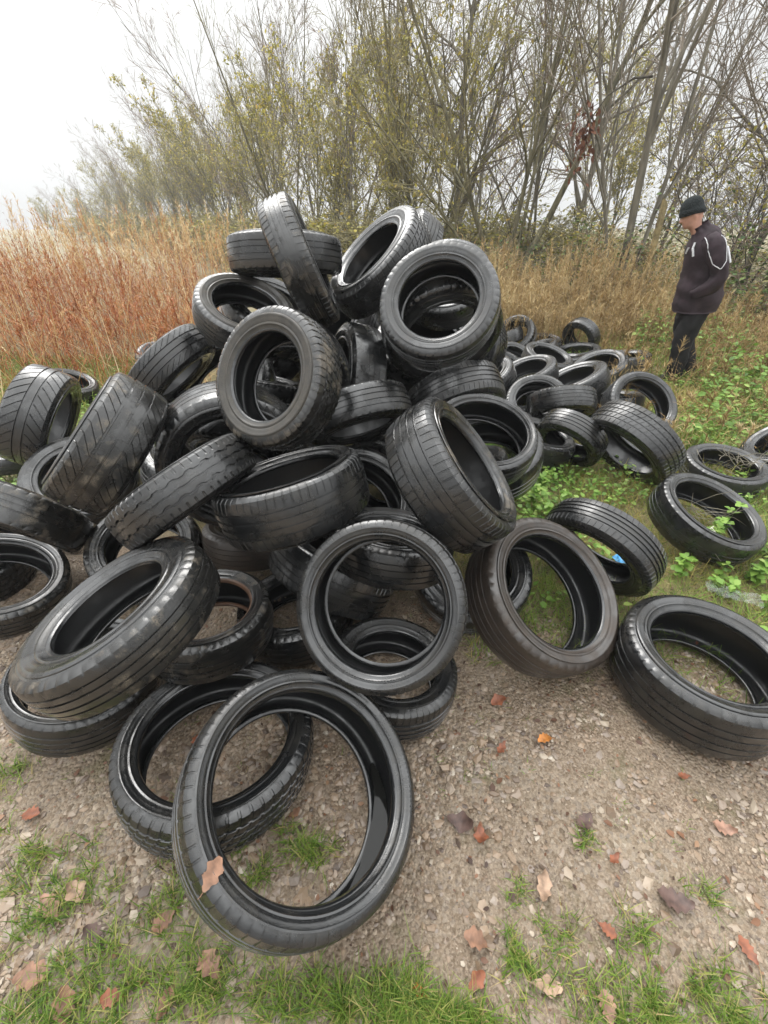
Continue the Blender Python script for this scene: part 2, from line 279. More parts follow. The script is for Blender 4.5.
def tyre_matrix(c, n, spin):
    n = Vector(n).normalized()
    q = Vector((0, 0, 1)).rotation_difference(n)
    return Matrix.Translation(Vector(c)) @ q.to_matrix().to_4x4() @ Matrix.Rotation(spin, 4, 'Z')
TYRES = {
 1: ((-0.418, 2.518, 1.455), (0.924, 0.096, 0.371), 0.312, 0.167, 0.198),
 2: ((-0.541, 2.759, 1.483), (-0.001, -0.148, -0.989), 0.312, 0.180, 0.198),
 3: ((-0.791, 2.669, 1.200), (0.369, -0.378, 0.849), 0.279, 0.163, 0.176),
 4: ((-0.411, 1.647, 1.135), (-0.459, -0.737, 0.495), 0.264, 0.157, 0.163),
 5: ((-0.038, 2.867, 1.438), (-0.637, -0.295, 0.712), 0.331, 0.186, 0.204),
 6: ((0.244, 2.082, 1.330), (-0.201, -0.772, 0.602), 0.263, 0.156, 0.171),
 7: ((0.299, 2.435, 1.185), (0.160, -0.848, -0.506), 0.315, 0.210, 0.200),
 8: ((0.261, 2.933, 0.924), (0.021, -0.379, 0.925), 0.340, 0.226, 0.216),
 9: ((0.155, 3.583, 1.413), (-0.816, -0.151, 0.559), 0.318, 0.213, 0.202),
 10: ((0.395, 3.100, 1.305), (-0.176, -0.650, 0.739), 0.288, 0.192, 0.183),
 11: ((-0.194, 2.600, 0.827), (-0.924, -0.288, 0.251), 0.343, 0.201, 0.218),
 12: ((-0.127, 2.021, 0.848), (0.274, -0.555, -0.785), 0.267, 0.163, 0.155),
 13: ((0.424, 2.538, 0.744), (0.280, -0.667, -0.690), 0.300, 0.200, 0.190),
 14: ((0.269, 1.468, 0.824), (0.748, -0.114, 0.654), 0.305, 0.219, 0.206),
 15: ((0.506, 2.053, 0.707), (0.040, -0.362, 0.931), 0.276, 0.174, 0.210),
 16: ((-0.006, 1.029, 0.573), (-0.155, -0.760, 0.632), 0.284, 0.185, 0.211),
 17: ((-0.360, 1.451, 0.748), (-0.242, 0.194, 0.951), 0.297, 0.215, 0.208),
 18: ((-0.781, 1.454, 0.763), (-0.564, 0.237, 0.791), 0.300, 0.161, 0.191),
 19: ((-1.180, 1.684, 0.856), (-0.682, -0.239, 0.691), 0.299, 0.232, 0.190),
 20: ((-2.341, 2.798, 0.530), (0.861, 0.188, -0.472), 0.347, 0.261, 0.221),
 21: ((-1.935, 2.395, 0.250), (0.181, -0.427, 0.886), 0.326, 0.216, 0.207),
 22: ((-3.469, 4.699, 0.134), (0.392, 0.001, 0.920), 0.278, 0.186, 0.177),
 23: ((-1.311, 2.707, 0.889), (0.673, -0.128, -0.729), 0.295, 0.193, 0.168),
 24: ((-0.731, 1.907, 0.682), (0.342, -0.940, -0.018), 0.353, 0.281, 0.243),
 25: ((-1.807, 1.756, 0.428), (-0.251, -0.795, -0.552), 0.318, 0.189, 0.202),
 26: ((-1.836, 1.502, 0.216), (0.404, -0.014, 0.915), 0.287, 0.171, 0.202),
 27: ((-2.210, 1.728, 0.121), (0.142, -0.012, 0.990), 0.289, 0.193, 0.183),
 28: ((-0.817, 0.934, 0.614), (-0.389, -0.013, 0.921), 0.303, 0.164, 0.176),
 29: ((-0.718, 1.207, 0.289), (0.017, 0.097, 0.995), 0.260, 0.180, 0.175),
 30: ((-1.170, 1.037, 0.133), (0.198, 0.034, 0.980), 0.263, 0.198, 0.203),
 31: ((-0.569, 0.783, 0.142), (0.080, 0.115, 0.990), 0.321, 0.181, 0.235),
 32: ((-0.245, 0.582, 0.266), (0.434, -0.125, 0.892), 0.334, 0.233, 0.257),
 33: ((0.032, 1.083, 0.115), (0.153, 0.087, 0.984), 0.261, 0.172, 0.169),
 34: ((0.033, 1.454, 0.490), (0.123, 0.237, 0.964), 0.266, 0.168, 0.161),
 35: ((-0.244, 1.558, 0.255), (0.467, 0.412, 0.782), 0.307, 0.203, 0.195),
 36: ((-0.413, 1.426, 0.105), (-0.093, 0.059, 0.994), 0.268, 0.178, 0.170),
 37: ((-0.720, 1.926, 0.170), (-0.003, 0.258, 0.966), 0.284, 0.181, 0.180),
 38: ((-1.260, 1.783, 0.183), (0.126, -0.400, 0.908), 0.282, 0.190, 0.179),
 39: ((-0.031, 2.375, 0.278), (-0.368, -0.924, 0.109), 0.280, 0.178, 0.168),
 40: ((0.433, 1.607, 0.178), (-0.044, -0.386, 0.921), 0.288, 0.192, 0.183),
 41: ((0.689, 1.356, 0.289), (0.364, -0.439, 0.821), 0.340, 0.219, 0.243),
 42: ((1.081, 1.693, 0.281), (-0.671, -0.590, -0.449), 0.295, 0.166, 0.188),
 43: ((1.276, 1.082, 0.150), (0.040, -0.001, 0.999), 0.320, 0.249, 0.215),
 44: ((1.900, 2.096, 0.186), (0.195, -0.247, 0.949), 0.306, 0.193, 0.224),
 45: ((2.538, 2.842, 0.099), (-0.007, -0.108, 0.994), 0.280, 0.166, 0.190),
 46: ((1.806, 2.873, 0.304), (-0.701, -0.336, -0.629), 0.349, 0.221, 0.232),
 47: ((2.268, 3.706, 0.268), (0.093, -0.670, 0.737), 0.315, 0.212, 0.226),
 48: ((1.868, 4.204, 0.317), (-0.453, 0.075, 0.888), 0.317, 0.203, 0.196),
 49: ((1.565, 3.691, 0.300), (0.024, -0.572, -0.820), 0.294, 0.195, 0.187),
 50: ((1.433, 3.054, 0.262), (-0.597, -0.541, -0.593), 0.265, 0.176, 0.168),
 51: ((1.258, 3.238, 0.139), (0.206, -0.068, 0.976), 0.284, 0.212, 0.186),
 52: ((2.852, 6.583, 0.264), (-0.750, -0.530, -0.395), 0.268, 0.170, 0.160),
 53: ((2.297, 5.631, 0.121), (-0.108, 0.154, 0.982), 0.305, 0.202, 0.194),
 54: ((2.987, 5.526, 0.167), (-0.133, 0.094, 0.987), 0.324, 0.218, 0.204),
 55: ((1.743, 5.224, 0.105), (0.093, -0.175, 0.980), 0.303, 0.202, 0.192),
 56: ((0.985, 4.219, 0.349), (-0.462, -0.165, 0.872), 0.301, 0.200, 0.191),
 58: ((1.306, 4.784, 0.214), (0.298, -0.699, 0.650), 0.282, 0.188, 0.179),
 59: ((1.724, 5.872, 0.136), (0.195, -0.436, 0.878), 0.260, 0.165, 0.158),
 60: ((2.141, 6.199, 0.134), (-0.429, 0.048, 0.902), 0.270, 0.176, 0.168),
 61: ((1.797, 6.782, 0.170), (-0.422, 0.273, 0.865), 0.294, 0.189, 0.187),
 62: ((3.071, 2.991, 0.210), (-0.575, 0.162, 0.802), 0.281, 0.184, 0.176),
 63: ((-2.954, 3.045, 0.089), (0.012, 0.194, 0.981), 0.266, 0.139, 0.136),
 64: ((-2.736, 5.439, 0.186), (0.388, -0.352, 0.852), 0.302, 0.201, 0.192),
 65: ((-0.745, 3.083, 1.116), (0.451, -0.315, 0.835), 0.321, 0.212, 0.204),
 66: ((-0.485, 2.231, 0.962), (0.184, -0.953, -0.242), 0.312, 0.208, 0.198),
 67: ((-1.136, 3.066, 0.671), (-0.001, -0.688, 0.726), 0.357, 0.238, 0.226),
 68: ((0.587, 2.241, 0.518), (-0.172, -0.270, 0.947), 0.316, 0.211, 0.201),
 71: ((-0.528, 2.776, 0.147), (0.191, 0.120, 0.974), 0.311, 0.201, 0.201),
 72: ((0.083, 2.702, 0.298), (-0.295, 0.145, 0.944), 0.297, 0.191, 0.191),
 73: ((-0.119, 1.928, 0.417), (0.420, -0.415, 0.807), 0.299, 0.193, 0.193),
 74: ((-0.906, 2.325, 0.324), (0.304, 0.216, 0.928), 0.295, 0.190, 0.190),
 75: ((0.447, 3.191, 0.257), (0.094, 0.163, 0.982), 0.308, 0.199, 0.199),
 76: ((-0.349, 3.365, 0.445), (-0.136, 0.465, 0.875), 0.305, 0.197, 0.197),
 77: ((0.107, 3.518, 0.749), (0.223, 0.301, 0.927), 0.327, 0.211, 0.211),
 78: ((-0.751, 3.355, 0.193), (0.058, 0.255, 0.965), 0.306, 0.197, 0.197),
 79: ((0.529, 2.503, 0.250), (-0.322, 0.199, 0.926), 0.302, 0.195, 0.195),
 80: ((-1.347, 2.644, 0.203), (0.307, 0.086, 0.948), 0.309, 0.200, 0.200),
 81: ((0.689, 3.689, 0.322), (0.199, 0.398, 0.896), 0.305, 0.197, 0.197),
 82: ((-0.262, 2.777, 0.666), (0.407, 0.383, 0.829), 0.308, 0.199, 0.199),
 84: ((-0.873, 3.034, 0.633), (0.197, 0.243, 0.950), 0.305, 0.197, 0.197),
 57: ((0.690, 3.698, 0.800), (-0.645, -0.732, 0.221), 0.315, 0.210, 0.200),
 85: ((-0.556, 3.976, 0.293), (0.167, -0.485, 0.858), 0.355, 0.310, 0.310),
 86: ((-0.134, 3.946, 0.941), (-0.098, 0.179, 0.979), 0.338, 0.228, 0.228),
 88: ((-1.344, 2.655, 0.213), (0.302, 0.067, 0.951), 0.304, 0.196, 0.196),
 90: ((0.285, 3.319, 0.304), (-0.493, -0.588, 0.641), 0.348, 0.225, 0.225),
 93: ((-1.666, 3.160, 0.341), (0.503, 0.269, 0.821), 0.314, 0.202, 0.202),
 94: ((-0.780, 3.640, 0.740), (0.151, 0.524, 0.838), 0.333, 0.215, 0.215),
 95: ((1.947, 6.725, 0.243), (-0.540, -0.584, 0.605), 0.295, 0.196, 0.187),
 96: ((2.372, 6.770, 0.096), (-0.056, -0.134, 0.989), 0.296, 0.198, 0.188),
 99: ((-0.860, 2.640, 0.540), (0.100, 0.300, 0.950), 0.290, 0.190, 0.185),
 101: ((1.448, 4.368, 0.349), (-0.393, -0.057, 0.918), 0.293, 0.190, 0.190),
 102: ((1.908, 5.181, 0.291), (0.198, -0.227, 0.954), 0.296, 0.192, 0.192),
 103: ((2.671, 6.154, 0.107), (-0.167, -0.017, 0.986), 0.301, 0.196, 0.196),
 104: ((2.501, 5.063, 0.213), (-0.386, -0.181, 0.905), 0.304, 0.197, 0.197),
 105: ((1.379, 3.789, 0.279), (-0.221, -0.507, 0.833), 0.274, 0.178, 0.178),
 106: ((2.239, 4.134, 0.150), (-0.040, 0.224, 0.974), 0.304, 0.197, 0.197),
 109: ((1.299, 4.236, 0.076), (-0.071, -0.034, 0.997), 0.284, 0.184, 0.184),
 117: ((-0.815, 2.174, 0.623), (0.175, 0.769, 0.614), 0.266, 0.163, 0.163),
 118: ((-1.898, 3.160, 0.198), (0.367, 0.368, 0.854), 0.295, 0.191, 0.191),
 119: ((-0.856, 3.765, 0.649), (-0.603, -0.082, 0.793), 0.314, 0.204, 0.204),
 121: ((-0.286, 3.331, 0.987), (-0.681, -0.367, 0.634), 0.294, 0.191, 0.191),
}
# ------------------------------------------------------------------ the tyres: pattern, tread / sidewall / bead rubber, label
PILE = 'tyres heaped in the big pile'; OUT = 'tyres scattered on the grass beside the pile'; FRONT = 'tyres lying along the front of the pile'
LOOK = {
 1: ('sipes', 'muddy', 'dull', 'bead', 'mud-streaked tyre standing upright at the very top of the pile, tread towards us', PILE),
 2: ('lines', 'dull', 'dull', 'bead', 'ribbed tyre lying flat on the pile top, behind the upright muddy tyre', PILE),
 3: ('lines', 'dull', 'dusty', 'bead', 'tyre with a wide grey sidewall lying high on the pile under the flat ribbed one', PILE),
 4: ('blocks', 'muddy', 'dusty', 'bead', 'dusty grey tyre facing us upright in the middle of the pile, serrated shoulder', PILE),
 5: ('blocks', 'dull', 'dull', 'bead', 'chunky block-tread tyre tipped on edge at the pile top, hole facing up left', PILE),
 6: ('lines', 'dull', 'dull', 'bead', 'large clean tyre facing us at the upper right of the pile, tyres visible inside', PILE),
 7: ('lines', 'wet', 'wet', 'bead', 'tread of a tyre seen through the upper half of the large clean tyre', PILE),
 8: ('worn', 'wet', 'wet', 'bead', 'tyre rim seen through the lower half of the large clean tyre', PILE),
 9: ('sipes', 'dull', 'dull', 'bead', 'tyre peeking out behind the chunky block-tread tyre at the pile top', PILE),
 10: ('worn', 'dull', 'dull', 'bead', 'sliver of a tyre showing above the back rim of the large clean tyre', PILE),
 11: ('worn', 'wet', 'wet', 'bead', 'dark shiny tyre standing on edge just right of the dusty grey tyre', PILE),
 12: ('lines', 'wet', 'dull', 'bead', 'tyre with five thin wet grooves wedged below right of the dusty grey tyre', PILE),
 13: ('sipes', 'dull', 'dull', 'bead', 'ribbed tyre leaning tread up directly beneath the large clean tyre', PILE),
 14: ('sipes', 'wet', 'muddy', 'bead', 'tyre tipped on its tread with shiny sipes and a tiny pale leaf, hole facing right', PILE),
 15: ('lines', 'wet', 'wet', 'bead', 'thin-walled open tyre behind the sipe-tread tyre with the pale leaf', PILE),
 16: ('sipes', 'wet', 'wet', 'bead', 'round clean tyre facing us low in the pile front, other tyres visible through it', PILE),
 17: ('sipes', 'wet', 'wet', 'bead', 'wide tyre lying level in the pile centre, hole up, four curved tread grooves below', PILE),
 18: ('zigzag', 'dull', 'dull', 'bead', 'narrow van tyre with zigzag grooves lying edge on across the left of the pile', PILE),
 19: ('swept', 'muddy', 'dull', 'bead', 'wide tyre leaning left with caked pale mud on its lower tread', PILE),
 20: ('vee', 'dull', 'wet', 'bead', 'tyre with V-shaped tread grooves standing at the left end of the pile', PILE),
 21: ('lines', 'dull', 'dull', 'bead', 'tyre lying under the V-tread tyre and the mud-caked wide tyre', PILE),
 22: ('lines', 'dull', 'dull', 'bead', 'tyre flat on the grass behind the V-tread tyre', OUT),
 23: ('swept', 'dull', 'wet', 'bead', 'tyre with slanting block grooves at the upper left slope of the pile', PILE),
 24: ('lines', 'wet', 'wet', 'bead', 'wide ribbed tyre with a black hollow between the mud-caked tyre and the dusty grey one', PILE),
 25: ('worn', 'muddy', 'muddy', 'bead', 'nearly bald muddy tyre lying tread out at the left edge of the photo', PILE),
 26: ('lines', 'muddy', 'wet', 'bead', 'tyre with an open hole cut by the left edge, below the bald muddy tyre', PILE),
 27: ('blocks', 'wet', 'wet', 'bead', 'tyre seen inside the hole of the one below the bald muddy tyre', PILE),
 28: ('lines', 'muddy', 'wet', 'bead', 'big tyre leaning back at the lower left with a bright wet sidewall, hole up', FRONT),
 29: ('lines', 'muddy', 'muddy', 'rust', 'small tyre with a rust-brown rim edge tucked right of the big leaning tyre', FRONT),
 30: ('lines', 'wet', 'wet', 'bead', 'flat tyre on the gravel beneath the big leaning tyre', FRONT),
 31: ('blocks', 'wet', 'wet', 'bead', 'tyre lying on the gravel behind the foremost ring, grooved block tread', FRONT),
 32: ('sipes', 'wet', 'wet', 'bead', 'foremost low-profile tyre propped up as a big ring, a brown leaf stuck to it', FRONT),
 33: ('sipes', 'wet', 'wet', 'bead', 'flat tyre on the gravel under the round clean tyre', FRONT),
 34: ('lines', 'wet', 'wet', 'bead', 'curved tread seen through the top of the round clean tyre', PILE),
 35: ('sipes', 'wet', 'wet', 'bead', 'shiny tyre half hidden on the left behind the round clean tyre', PILE),
 36: ('lines', 'wet', 'wet', 'bead', 'black tyre squeezed between the rust-rimmed small tyre and the round clean one', FRONT),
 37: ('lines', 'brown', 'brown', 'bead', 'brownish tyre lying underneath the wide level tyre in the pile centre', PILE),
 38: ('worn', 'muddy', 'muddy', 'bead', 'dull tyre in the dark below the left end of the zigzag van tyre', PILE),
 39: ('sipes', 'wet', 'wet', 'bead', 'tyre in the gap between the wide level tyre and the pale-leaf tyre', PILE),
 40: ('worn', 'wet', 'wet', 'bead', 'tyre seen through the left side of the brown ring tyre', FRONT),
 41: ('lines', 'brown', 'brown', 'bead', 'brown-stained tyre standing as a tilted ring at the right foot of the pile', FRONT),
 42: ('sipes', 'dull', 'dull', 'bead', 'tyre arched over a blue and white packet, tread up with neat sipes', OUT),
 43: ('lines', 'wet', 'wet', 'bead', 'large flat tyre on the gravel at the right edge, grass in its hole', OUT),
 44: ('worn', 'wet', 'dull', 'bead', 'tyre tilted among green leaves at the right, twigs and a white carton inside', OUT),
 45: ('worn', 'dull', 'dull', 'bead', 'tyre flat on the grass at the right, twigs lying across its hole', OUT),
 46: ('blocks', 'dull', 'dull', 'bead', 'block-tread tyre tipped forward on the grass with its hollow towards us', OUT),
 47: ('lines', 'dull', 'wet', 'bead', 'tyre standing open towards us below the man, deep black hole', OUT),
 48: ('lines', 'dull', 'dull', 'bead', 'tyre leaning hole up in the middle of the scattered tyres behind', OUT),
 49: ('lines', 'wet', 'wet', 'bead', 'arched ribbed tyre lying tread up left of the block-tread tyre', OUT),
 50: ('lines', 'wet', 'wet', 'bead', 'tyre underneath the arched ribbed tyre', OUT),
 51: ('lines', 'dull', 'dull', 'bead', 'tyre beside the weeds just right of the thin-walled open tyre', OUT),
 52: ('worn', 'dull', 'dull', 'bead', 'farthest tyre, standing on edge in front of the dry straw', OUT),
 53: ('lines', 'dull', 'dull', 'bead', 'flat tyre in front of the farthest upright tyre', OUT),
 54: ('worn', 'dull', 'dull', 'bead', 'flat tyre in dry weeds closest to the feet of the man', OUT),
 55: ('lines', 'dull', 'dull', 'bead', 'tyre lying tread towards us left of the leaning hole-up tyre', OUT),
 56: ('sipes', 'wet', 'wet', 'bead', 'tyre showing only its ribbed edge at the right flank of the pile', PILE),
 57: ('blocks', 'wet', 'wet', 'bead', 'dark tyre standing directly behind the right rim of the large clean tyre', PILE),
 58: ('worn', 'wet', 'wet', 'bead', 'tyre standing open just right of the pile flank', OUT),
 59: ('worn', 'dull', 'dull', 'bead', 'small far tyre in the row in front of the straw, nearest the pile', OUT),
 60: ('lines', 'dull', 'dull', 'bead', 'small far tyre lying second in the row in front of the straw', OUT),
 61: ('worn', 'dull', 'dull', 'bead', 'far tyre at the edge of the straw behind the pile', OUT),
 62: ('lines', 'wet', 'wet', 'bead', 'tyre cut by the right edge behind the twig-strewn flat tyre', OUT),
 63: ('worn', 'dull', 'dull', 'bead', 'tyre lying flat under the left side of the V-tread tyre', PILE),
 64: ('worn', 'dull', 'dull', 'bead', 'tyre lying on the grass behind the slanting-groove tyre', OUT),
 65: ('worn', 'wet', 'wet', 'bead', 'tyre in shadow beneath the flat ribbed tyre at the pile top', PILE),
 66: ('lines', 'wet', 'wet', 'bead', 'tyre seen through the hole of the dusty grey tyre', PILE),
 67: ('worn', 'wet', 'wet', 'bead', 'tyre between the wide grey-sidewall tyre and the dusty grey one', PILE),
 68: ('worn', 'wet', 'wet', 'bead', 'tyre lying inside the hollow of the thin-walled open tyre', PILE),
 95: ('worn', 'dull', 'dull', 'bead', 'small far tyre right beside the top right flank of the pile', OUT),

 101: ('lines', 'dull', 'dull', 'bead', 'tilted tyre on top of others just right of the ribbed edge at the pile flank', OUT),
 102: ('sipes', 'dull', 'dull', 'bead', 'far tyre propped level on its neighbours, left of the leaning hole-up tyre', OUT),
 103: ('lines', 'dull', 'dull', 'bead', 'far flat tyre between the farthest upright tyre and the weeds near the man', OUT),
 104: ('worn', 'dull', 'dull', 'bead', 'slightly tilted tyre right of the leaning hole-up tyre', OUT),
 105: ('lines', 'wet', 'wet', 'bead', 'tyre lying above the one beside the weeds, left of the arched ribbed tyre', OUT),
 106: ('worn', 'dull', 'dull', 'bead', 'flat tyre seen through and behind the open tyre below the man', OUT),
 109: ('worn', 'wet', 'wet', 'bead', 'flat tyre on the ground under the tilted one at the pile flank', OUT),
 96: ('worn', 'dull', 'dull', 'bead', 'small far tyre flat on the ground left of the farthest upright tyre', OUT),
}
for k, (c, n, R, W, rb) in TYRES.items():
    if k in LOOK: pat, mt, ms, mb, lab, grp = LOOK[k]
    else: pat, mt, ms, mb, lab, grp = random.choice(['lines', 'worn', 'sipes']), 'wet', 'wet', 'bead', 'black tyre deep inside the pile, glimpsed through gaps', 'tyres buried inside the pile'
    make_tyre(R, W, rb, pat, mt, ms, mb, tyre_matrix(c, n, random.uniform(0, 6.28)), lab, grp)
# ------------------------------------------------------------------ ground
def axis(n, half, k): t = np.linspace(-1, 1, n); return half*np.sinh(k*t)/np.sinh(k)
gx = axis(300, 138, 8.6); gy = axis(300, 138, 8.6)+1.0
X, Y = np.meshgrid(gx, gy, indexing='ij')
Z = ground_z(X, Y)
near = np.clip(1-np.hypot(X, Y-1)/4, 0, 1)
Z = Z + near*((vnoise(X, Y, 14, 3)-.5)*.010 + (vnoise(X, Y, 37, 4)-.5)*.006)
gm, nt, b = new_mat('gravel_and_soil'); L = nt.links
geo = N(nt, 'ShaderNodeNewGeometry'); sx = N(nt, 'ShaderNodeSeparateXYZ'); L.new(geo.outputs['Position'], sx.inputs[0])
P = geo.outputs['Position']
nA = N(nt, 'ShaderNodeTexNoise', Scale=1.4, Detail=5, Roughness=.6); L.new(P, nA.inputs['Vector'])
nB = N(nt, 'ShaderNodeTexNoise', Scale=9, Detail=8, Roughness=.7); L.new(P, nB.inputs['Vector'])
nC = N(nt, 'ShaderNodeTexNoise', Scale=120, Detail=4, Roughness=.7); L.new(P, nC.inputs['Vector'])
vo = N(nt, 'ShaderNodeTexVoronoi', Scale=85, Randomness=1); L.new(P, vo.inputs['Vector'])
vo2 = N(nt, 'ShaderNodeTexVoronoi', Scale=190, Randomness=1); L.new(P, vo2.inputs['Vector'])
soil = ramp(nt, nB.outputs[0], [(.25, (.080, .050, .031)), (.5, (.175, .118, .078)), (.75, (.28, .205, .145))]).outputs[0]
peb = ramp(nt, vo.outputs['Color'], [(.1, (.12, .09, .06)), (.35, (.25, .19, .13)), (.6, (.34, .28, .21)), (.8, (.20, .17, .14)), (.95, (.44, .38, .30))]).outputs[0]
peb2 = ramp(nt, vo2.outputs['Color'], [(.1, (.09, .065, .04)), (.5, (.24, .185, .13)), (.9, (.40, .33, .25))]).outputs[0]
mk1 = ramp(nt, nA.outputs[0], [(.38, (0, 0, 0)), (.6, (1, 1, 1))]).outputs[0]
g1 = mixc(nt, .6, soil, peb2)
mm = N(nt, 'ShaderNodeMath', operation='MULTIPLY'); L.new(mk1, mm.inputs[0]); mm.inputs[1].default_value = .75
gravel = mixc(nt, mm.outputs[0], g1, peb)
nM = N(nt, 'ShaderNodeTexNoise', Scale=4.2, Detail=7, Roughness=.7); L.new(P, nM.inputs['Vector'])
mo = N(nt, 'ShaderNodeMapRange'); mo.inputs[1].default_value = .55; mo.inputs[2].default_value = .68; mo.inputs[4].default_value = .6; L.new(nM.outputs[0], mo.inputs[0])
gravel = mixc(nt, mo.outputs[0], gravel, (.085, .085, .03))
# meadow soil beyond the track
mead = ramp(nt, nB.outputs[0], [(.3, (.09, .085, .035)), (.55, (.20, .165, .07)), (.75, (.30, .24, .11))]).outputs[0]
ya = N(nt, 'ShaderNodeMath', operation='MULTIPLY_ADD'); L.new(nA.outputs[0], ya.inputs[0]); ya.inputs[1].default_value = 1.0; L.new(sx.outputs['Y'], ya.inputs[2])
xa = N(nt, 'ShaderNodeMath', operation='MULTIPLY_ADD'); L.new(sx.outputs['X'], xa.inputs[0]); xa.inputs[1].default_value = .35; L.new(ya.outputs[0], xa.inputs[2])
mr = N(nt, 'ShaderNodeMapRange'); mr.inputs[1].default_value = 2.0; mr.inputs[2].default_value = 2.6; L.new(xa.outputs[0], mr.inputs[0])
col = mixc(nt, mr.outputs[0], gravel, mead)
L.new(col, b.inputs['Base Color'])
rr = N(nt, 'ShaderNodeMapRange'); rr.inputs[1].default_value = .35; rr.inputs[2].default_value = .65; rr.inputs[3].default_value = .38; rr.inputs[4].default_value = .8
L.new(nA.outputs[0], rr.inputs[0]); L.new(rr.outputs[0], b.inputs['Roughness']); b.inputs['Specular IOR Level'].default_value = .35
b1 = N(nt, 'ShaderNodeBump', Strength=.9, Distance=.010); b1.invert = True; L.new(vo.outputs['Distance'], b1.inputs['Height'])
b2 = N(nt, 'ShaderNodeBump', Strength=.8, Distance=.006); L.new(nC.outputs[0], b2.inputs['Height']); L.new(b1.outputs[0], b2.inputs['Normal'])
L.new(b2.outputs[0], b.inputs['Normal'])
go = obj('ground', mesh('ground', np.stack([X, Y, Z], -1).reshape(-1, 3), grid_faces(300, 300), gm)); tag(go, kind='structure')

# loose stones of the track: thousands, one object
def icosa():
    bm = bmesh.new(); bmesh.ops.create_icosphere(bm, subdivisions=1, radius=1)
    V = np.array([v.co[:] for v in bm.verts]); F = np.array([[v.index for v in f.verts] for f in bm.faces]); bm.free(); return V, F
iV, iF = icosa()
def pebbles(Pxy, r):
    n = len(Pxy); V = np.repeat(iV[None], n, 0)
    V = V*(1+rng.normal(0, .16, (n, len(iV), 1)))
    V = V*np.stack([rng.uniform(.8, 1.4, n), rng.uniform(.7, 1.1, n), rng.uniform(.35, .7, n)], 1)[:, None, :]
    # angular stones: flatten one random side
    d = unit(rng.normal(size=(n, 3))); k = np.einsum('nvk,nk->nv', V, d); over = np.maximum(k-.45, 0); V -= over[..., None]*d[:, None, :]
    a = rng.uniform(0, 2*np.pi, n); c, s = np.cos(a), np.sin(a)
    x = V[..., 0]*c[:, None]-V[..., 1]*s[:, None]; y = V[..., 0]*s[:, None]+V[..., 1]*c[:, None]
    V = np.stack([x, y, V[..., 2]], -1)*r[:, None, None]
    z = ground_z(Pxy[:, 0], Pxy[:, 1]) + r*rng.uniform(-.35, .12, n)
    V += np.concatenate([Pxy, z[:, None]], 1)[:, None, :]
    F = (iF[None]+(np.arange(n)*len(iV))[:, None, None]).reshape(-1, 3)
    return V.reshape(-1, 3), F, np.repeat(rng.random(n), len(iV))
n = 95000
xy = np.stack([rng.uniform(-2.4, 2.4, n), .05+1.9*rng.random(n)**1.15], 1)
dens = smoothstep(.30, .62, vnoise(xy[:, 0], xy[:, 1], 2.3, 5))*.8+.2
dens *= 1-.85*np.exp(-(((xy[:, 0]-.45)/.35)**2+((xy[:, 1]-1.1)/.22)**2))      # bare muddy patch
dens *= 1-smoothstep(1.5, 1.9, xy[:, 1]+.3*xy[:, 0])
xy = xy[rng.random(n) < dens]
r = np.clip(rng.lognormal(math.log(.0056), .55, len(xy)), .002, .021)
stone = tint_mat('gravel_stone', [(0, (.085, .06, .045)), (.25, (.19, .132, .085)), (.5, (.28, .205, .14)), (.7, (.21, .17, .14)), (.92, (.33, .26, .19)), (.99, (.38, .32, .25)), (1, (.46, .41, .34))], rough=.38, spec=.5)
V, F, T = pebbles(xy, r)
o = obj('gravel', mesh('gravel', V, F, stone, False, tint=T)); tag(o, kind='stuff')
# ------------------------------------------------------------------ plants
def ribbons(P, az, L, w, lean, bend, nseg, tint, tip=.15, twist=None):
    """n curved blades: P (n,3) roots; az heading, lean from upright, bend added towards the tip (radians)"""
    n = len(P); h = np.stack([np.cos(az), np.sin(az), 0*az], 1); t = np.linspace(0, 1, nseg+1)
    wa = az+np.pi/2+(rng.uniform(-1.2, 1.2, n) if twist is None else twist)
    wd = np.stack([np.cos(wa), np.sin(wa), 0*wa], 1)
    pts = [P]; p = P.copy()
    for k in range(nseg):
        a = lean+bend*((k+.5)/nseg)
        p = p + (h*np.sin(a)[:, None]+np.array([0, 0, 1.])*np.cos(a)[:, None])*(L/nseg)[:, None]; pts.append(p)
    C = np.stack(pts, 1); ww = w[:, None]*(1-(1-tip)*t[None, :]**1.5)*.5
    V = np.stack([C-wd[:, None, :]*ww[..., None], C+wd[:, None, :]*ww[..., None]], 2)   # n, k, 2, 3
    m = 2*(nseg+1); b = np.arange(nseg)*2
    f = np.stack([b, b+1, b+3, b+2], 1)
    F = (f[None]+(np.arange(n)*m)[:, None, None]).reshape(-1, 4)
    return V.reshape(-1, 3), F, np.repeat(tint, m), C
def merge(parts):
    Vs, Fs, Ts = [], {}, []; off = 0
    for V, F, T in parts:
        Vs.append(V); Ts.append(T); Fs.setdefault(F.shape[1], []).append(F+off); off += len(V)
    return np.concatenate(Vs), [np.concatenate(f) for f in Fs.values()], np.concatenate(Ts)
LF = np.array([[0, 0, 0], [.22, .26, .03], [.6, .33, .06], [1, 0, -.12], [.6, -.33, .06], [.22, -.26, .03], [.3, 0, 0], [.65, 0, -.02]])
LFT = np.array([[0, 6, 1], [0, 5, 6], [2, 7, 3], [7, 4, 3]]); LFQ = np.array([[1, 6, 7, 2], [5, 4, 7, 6]])
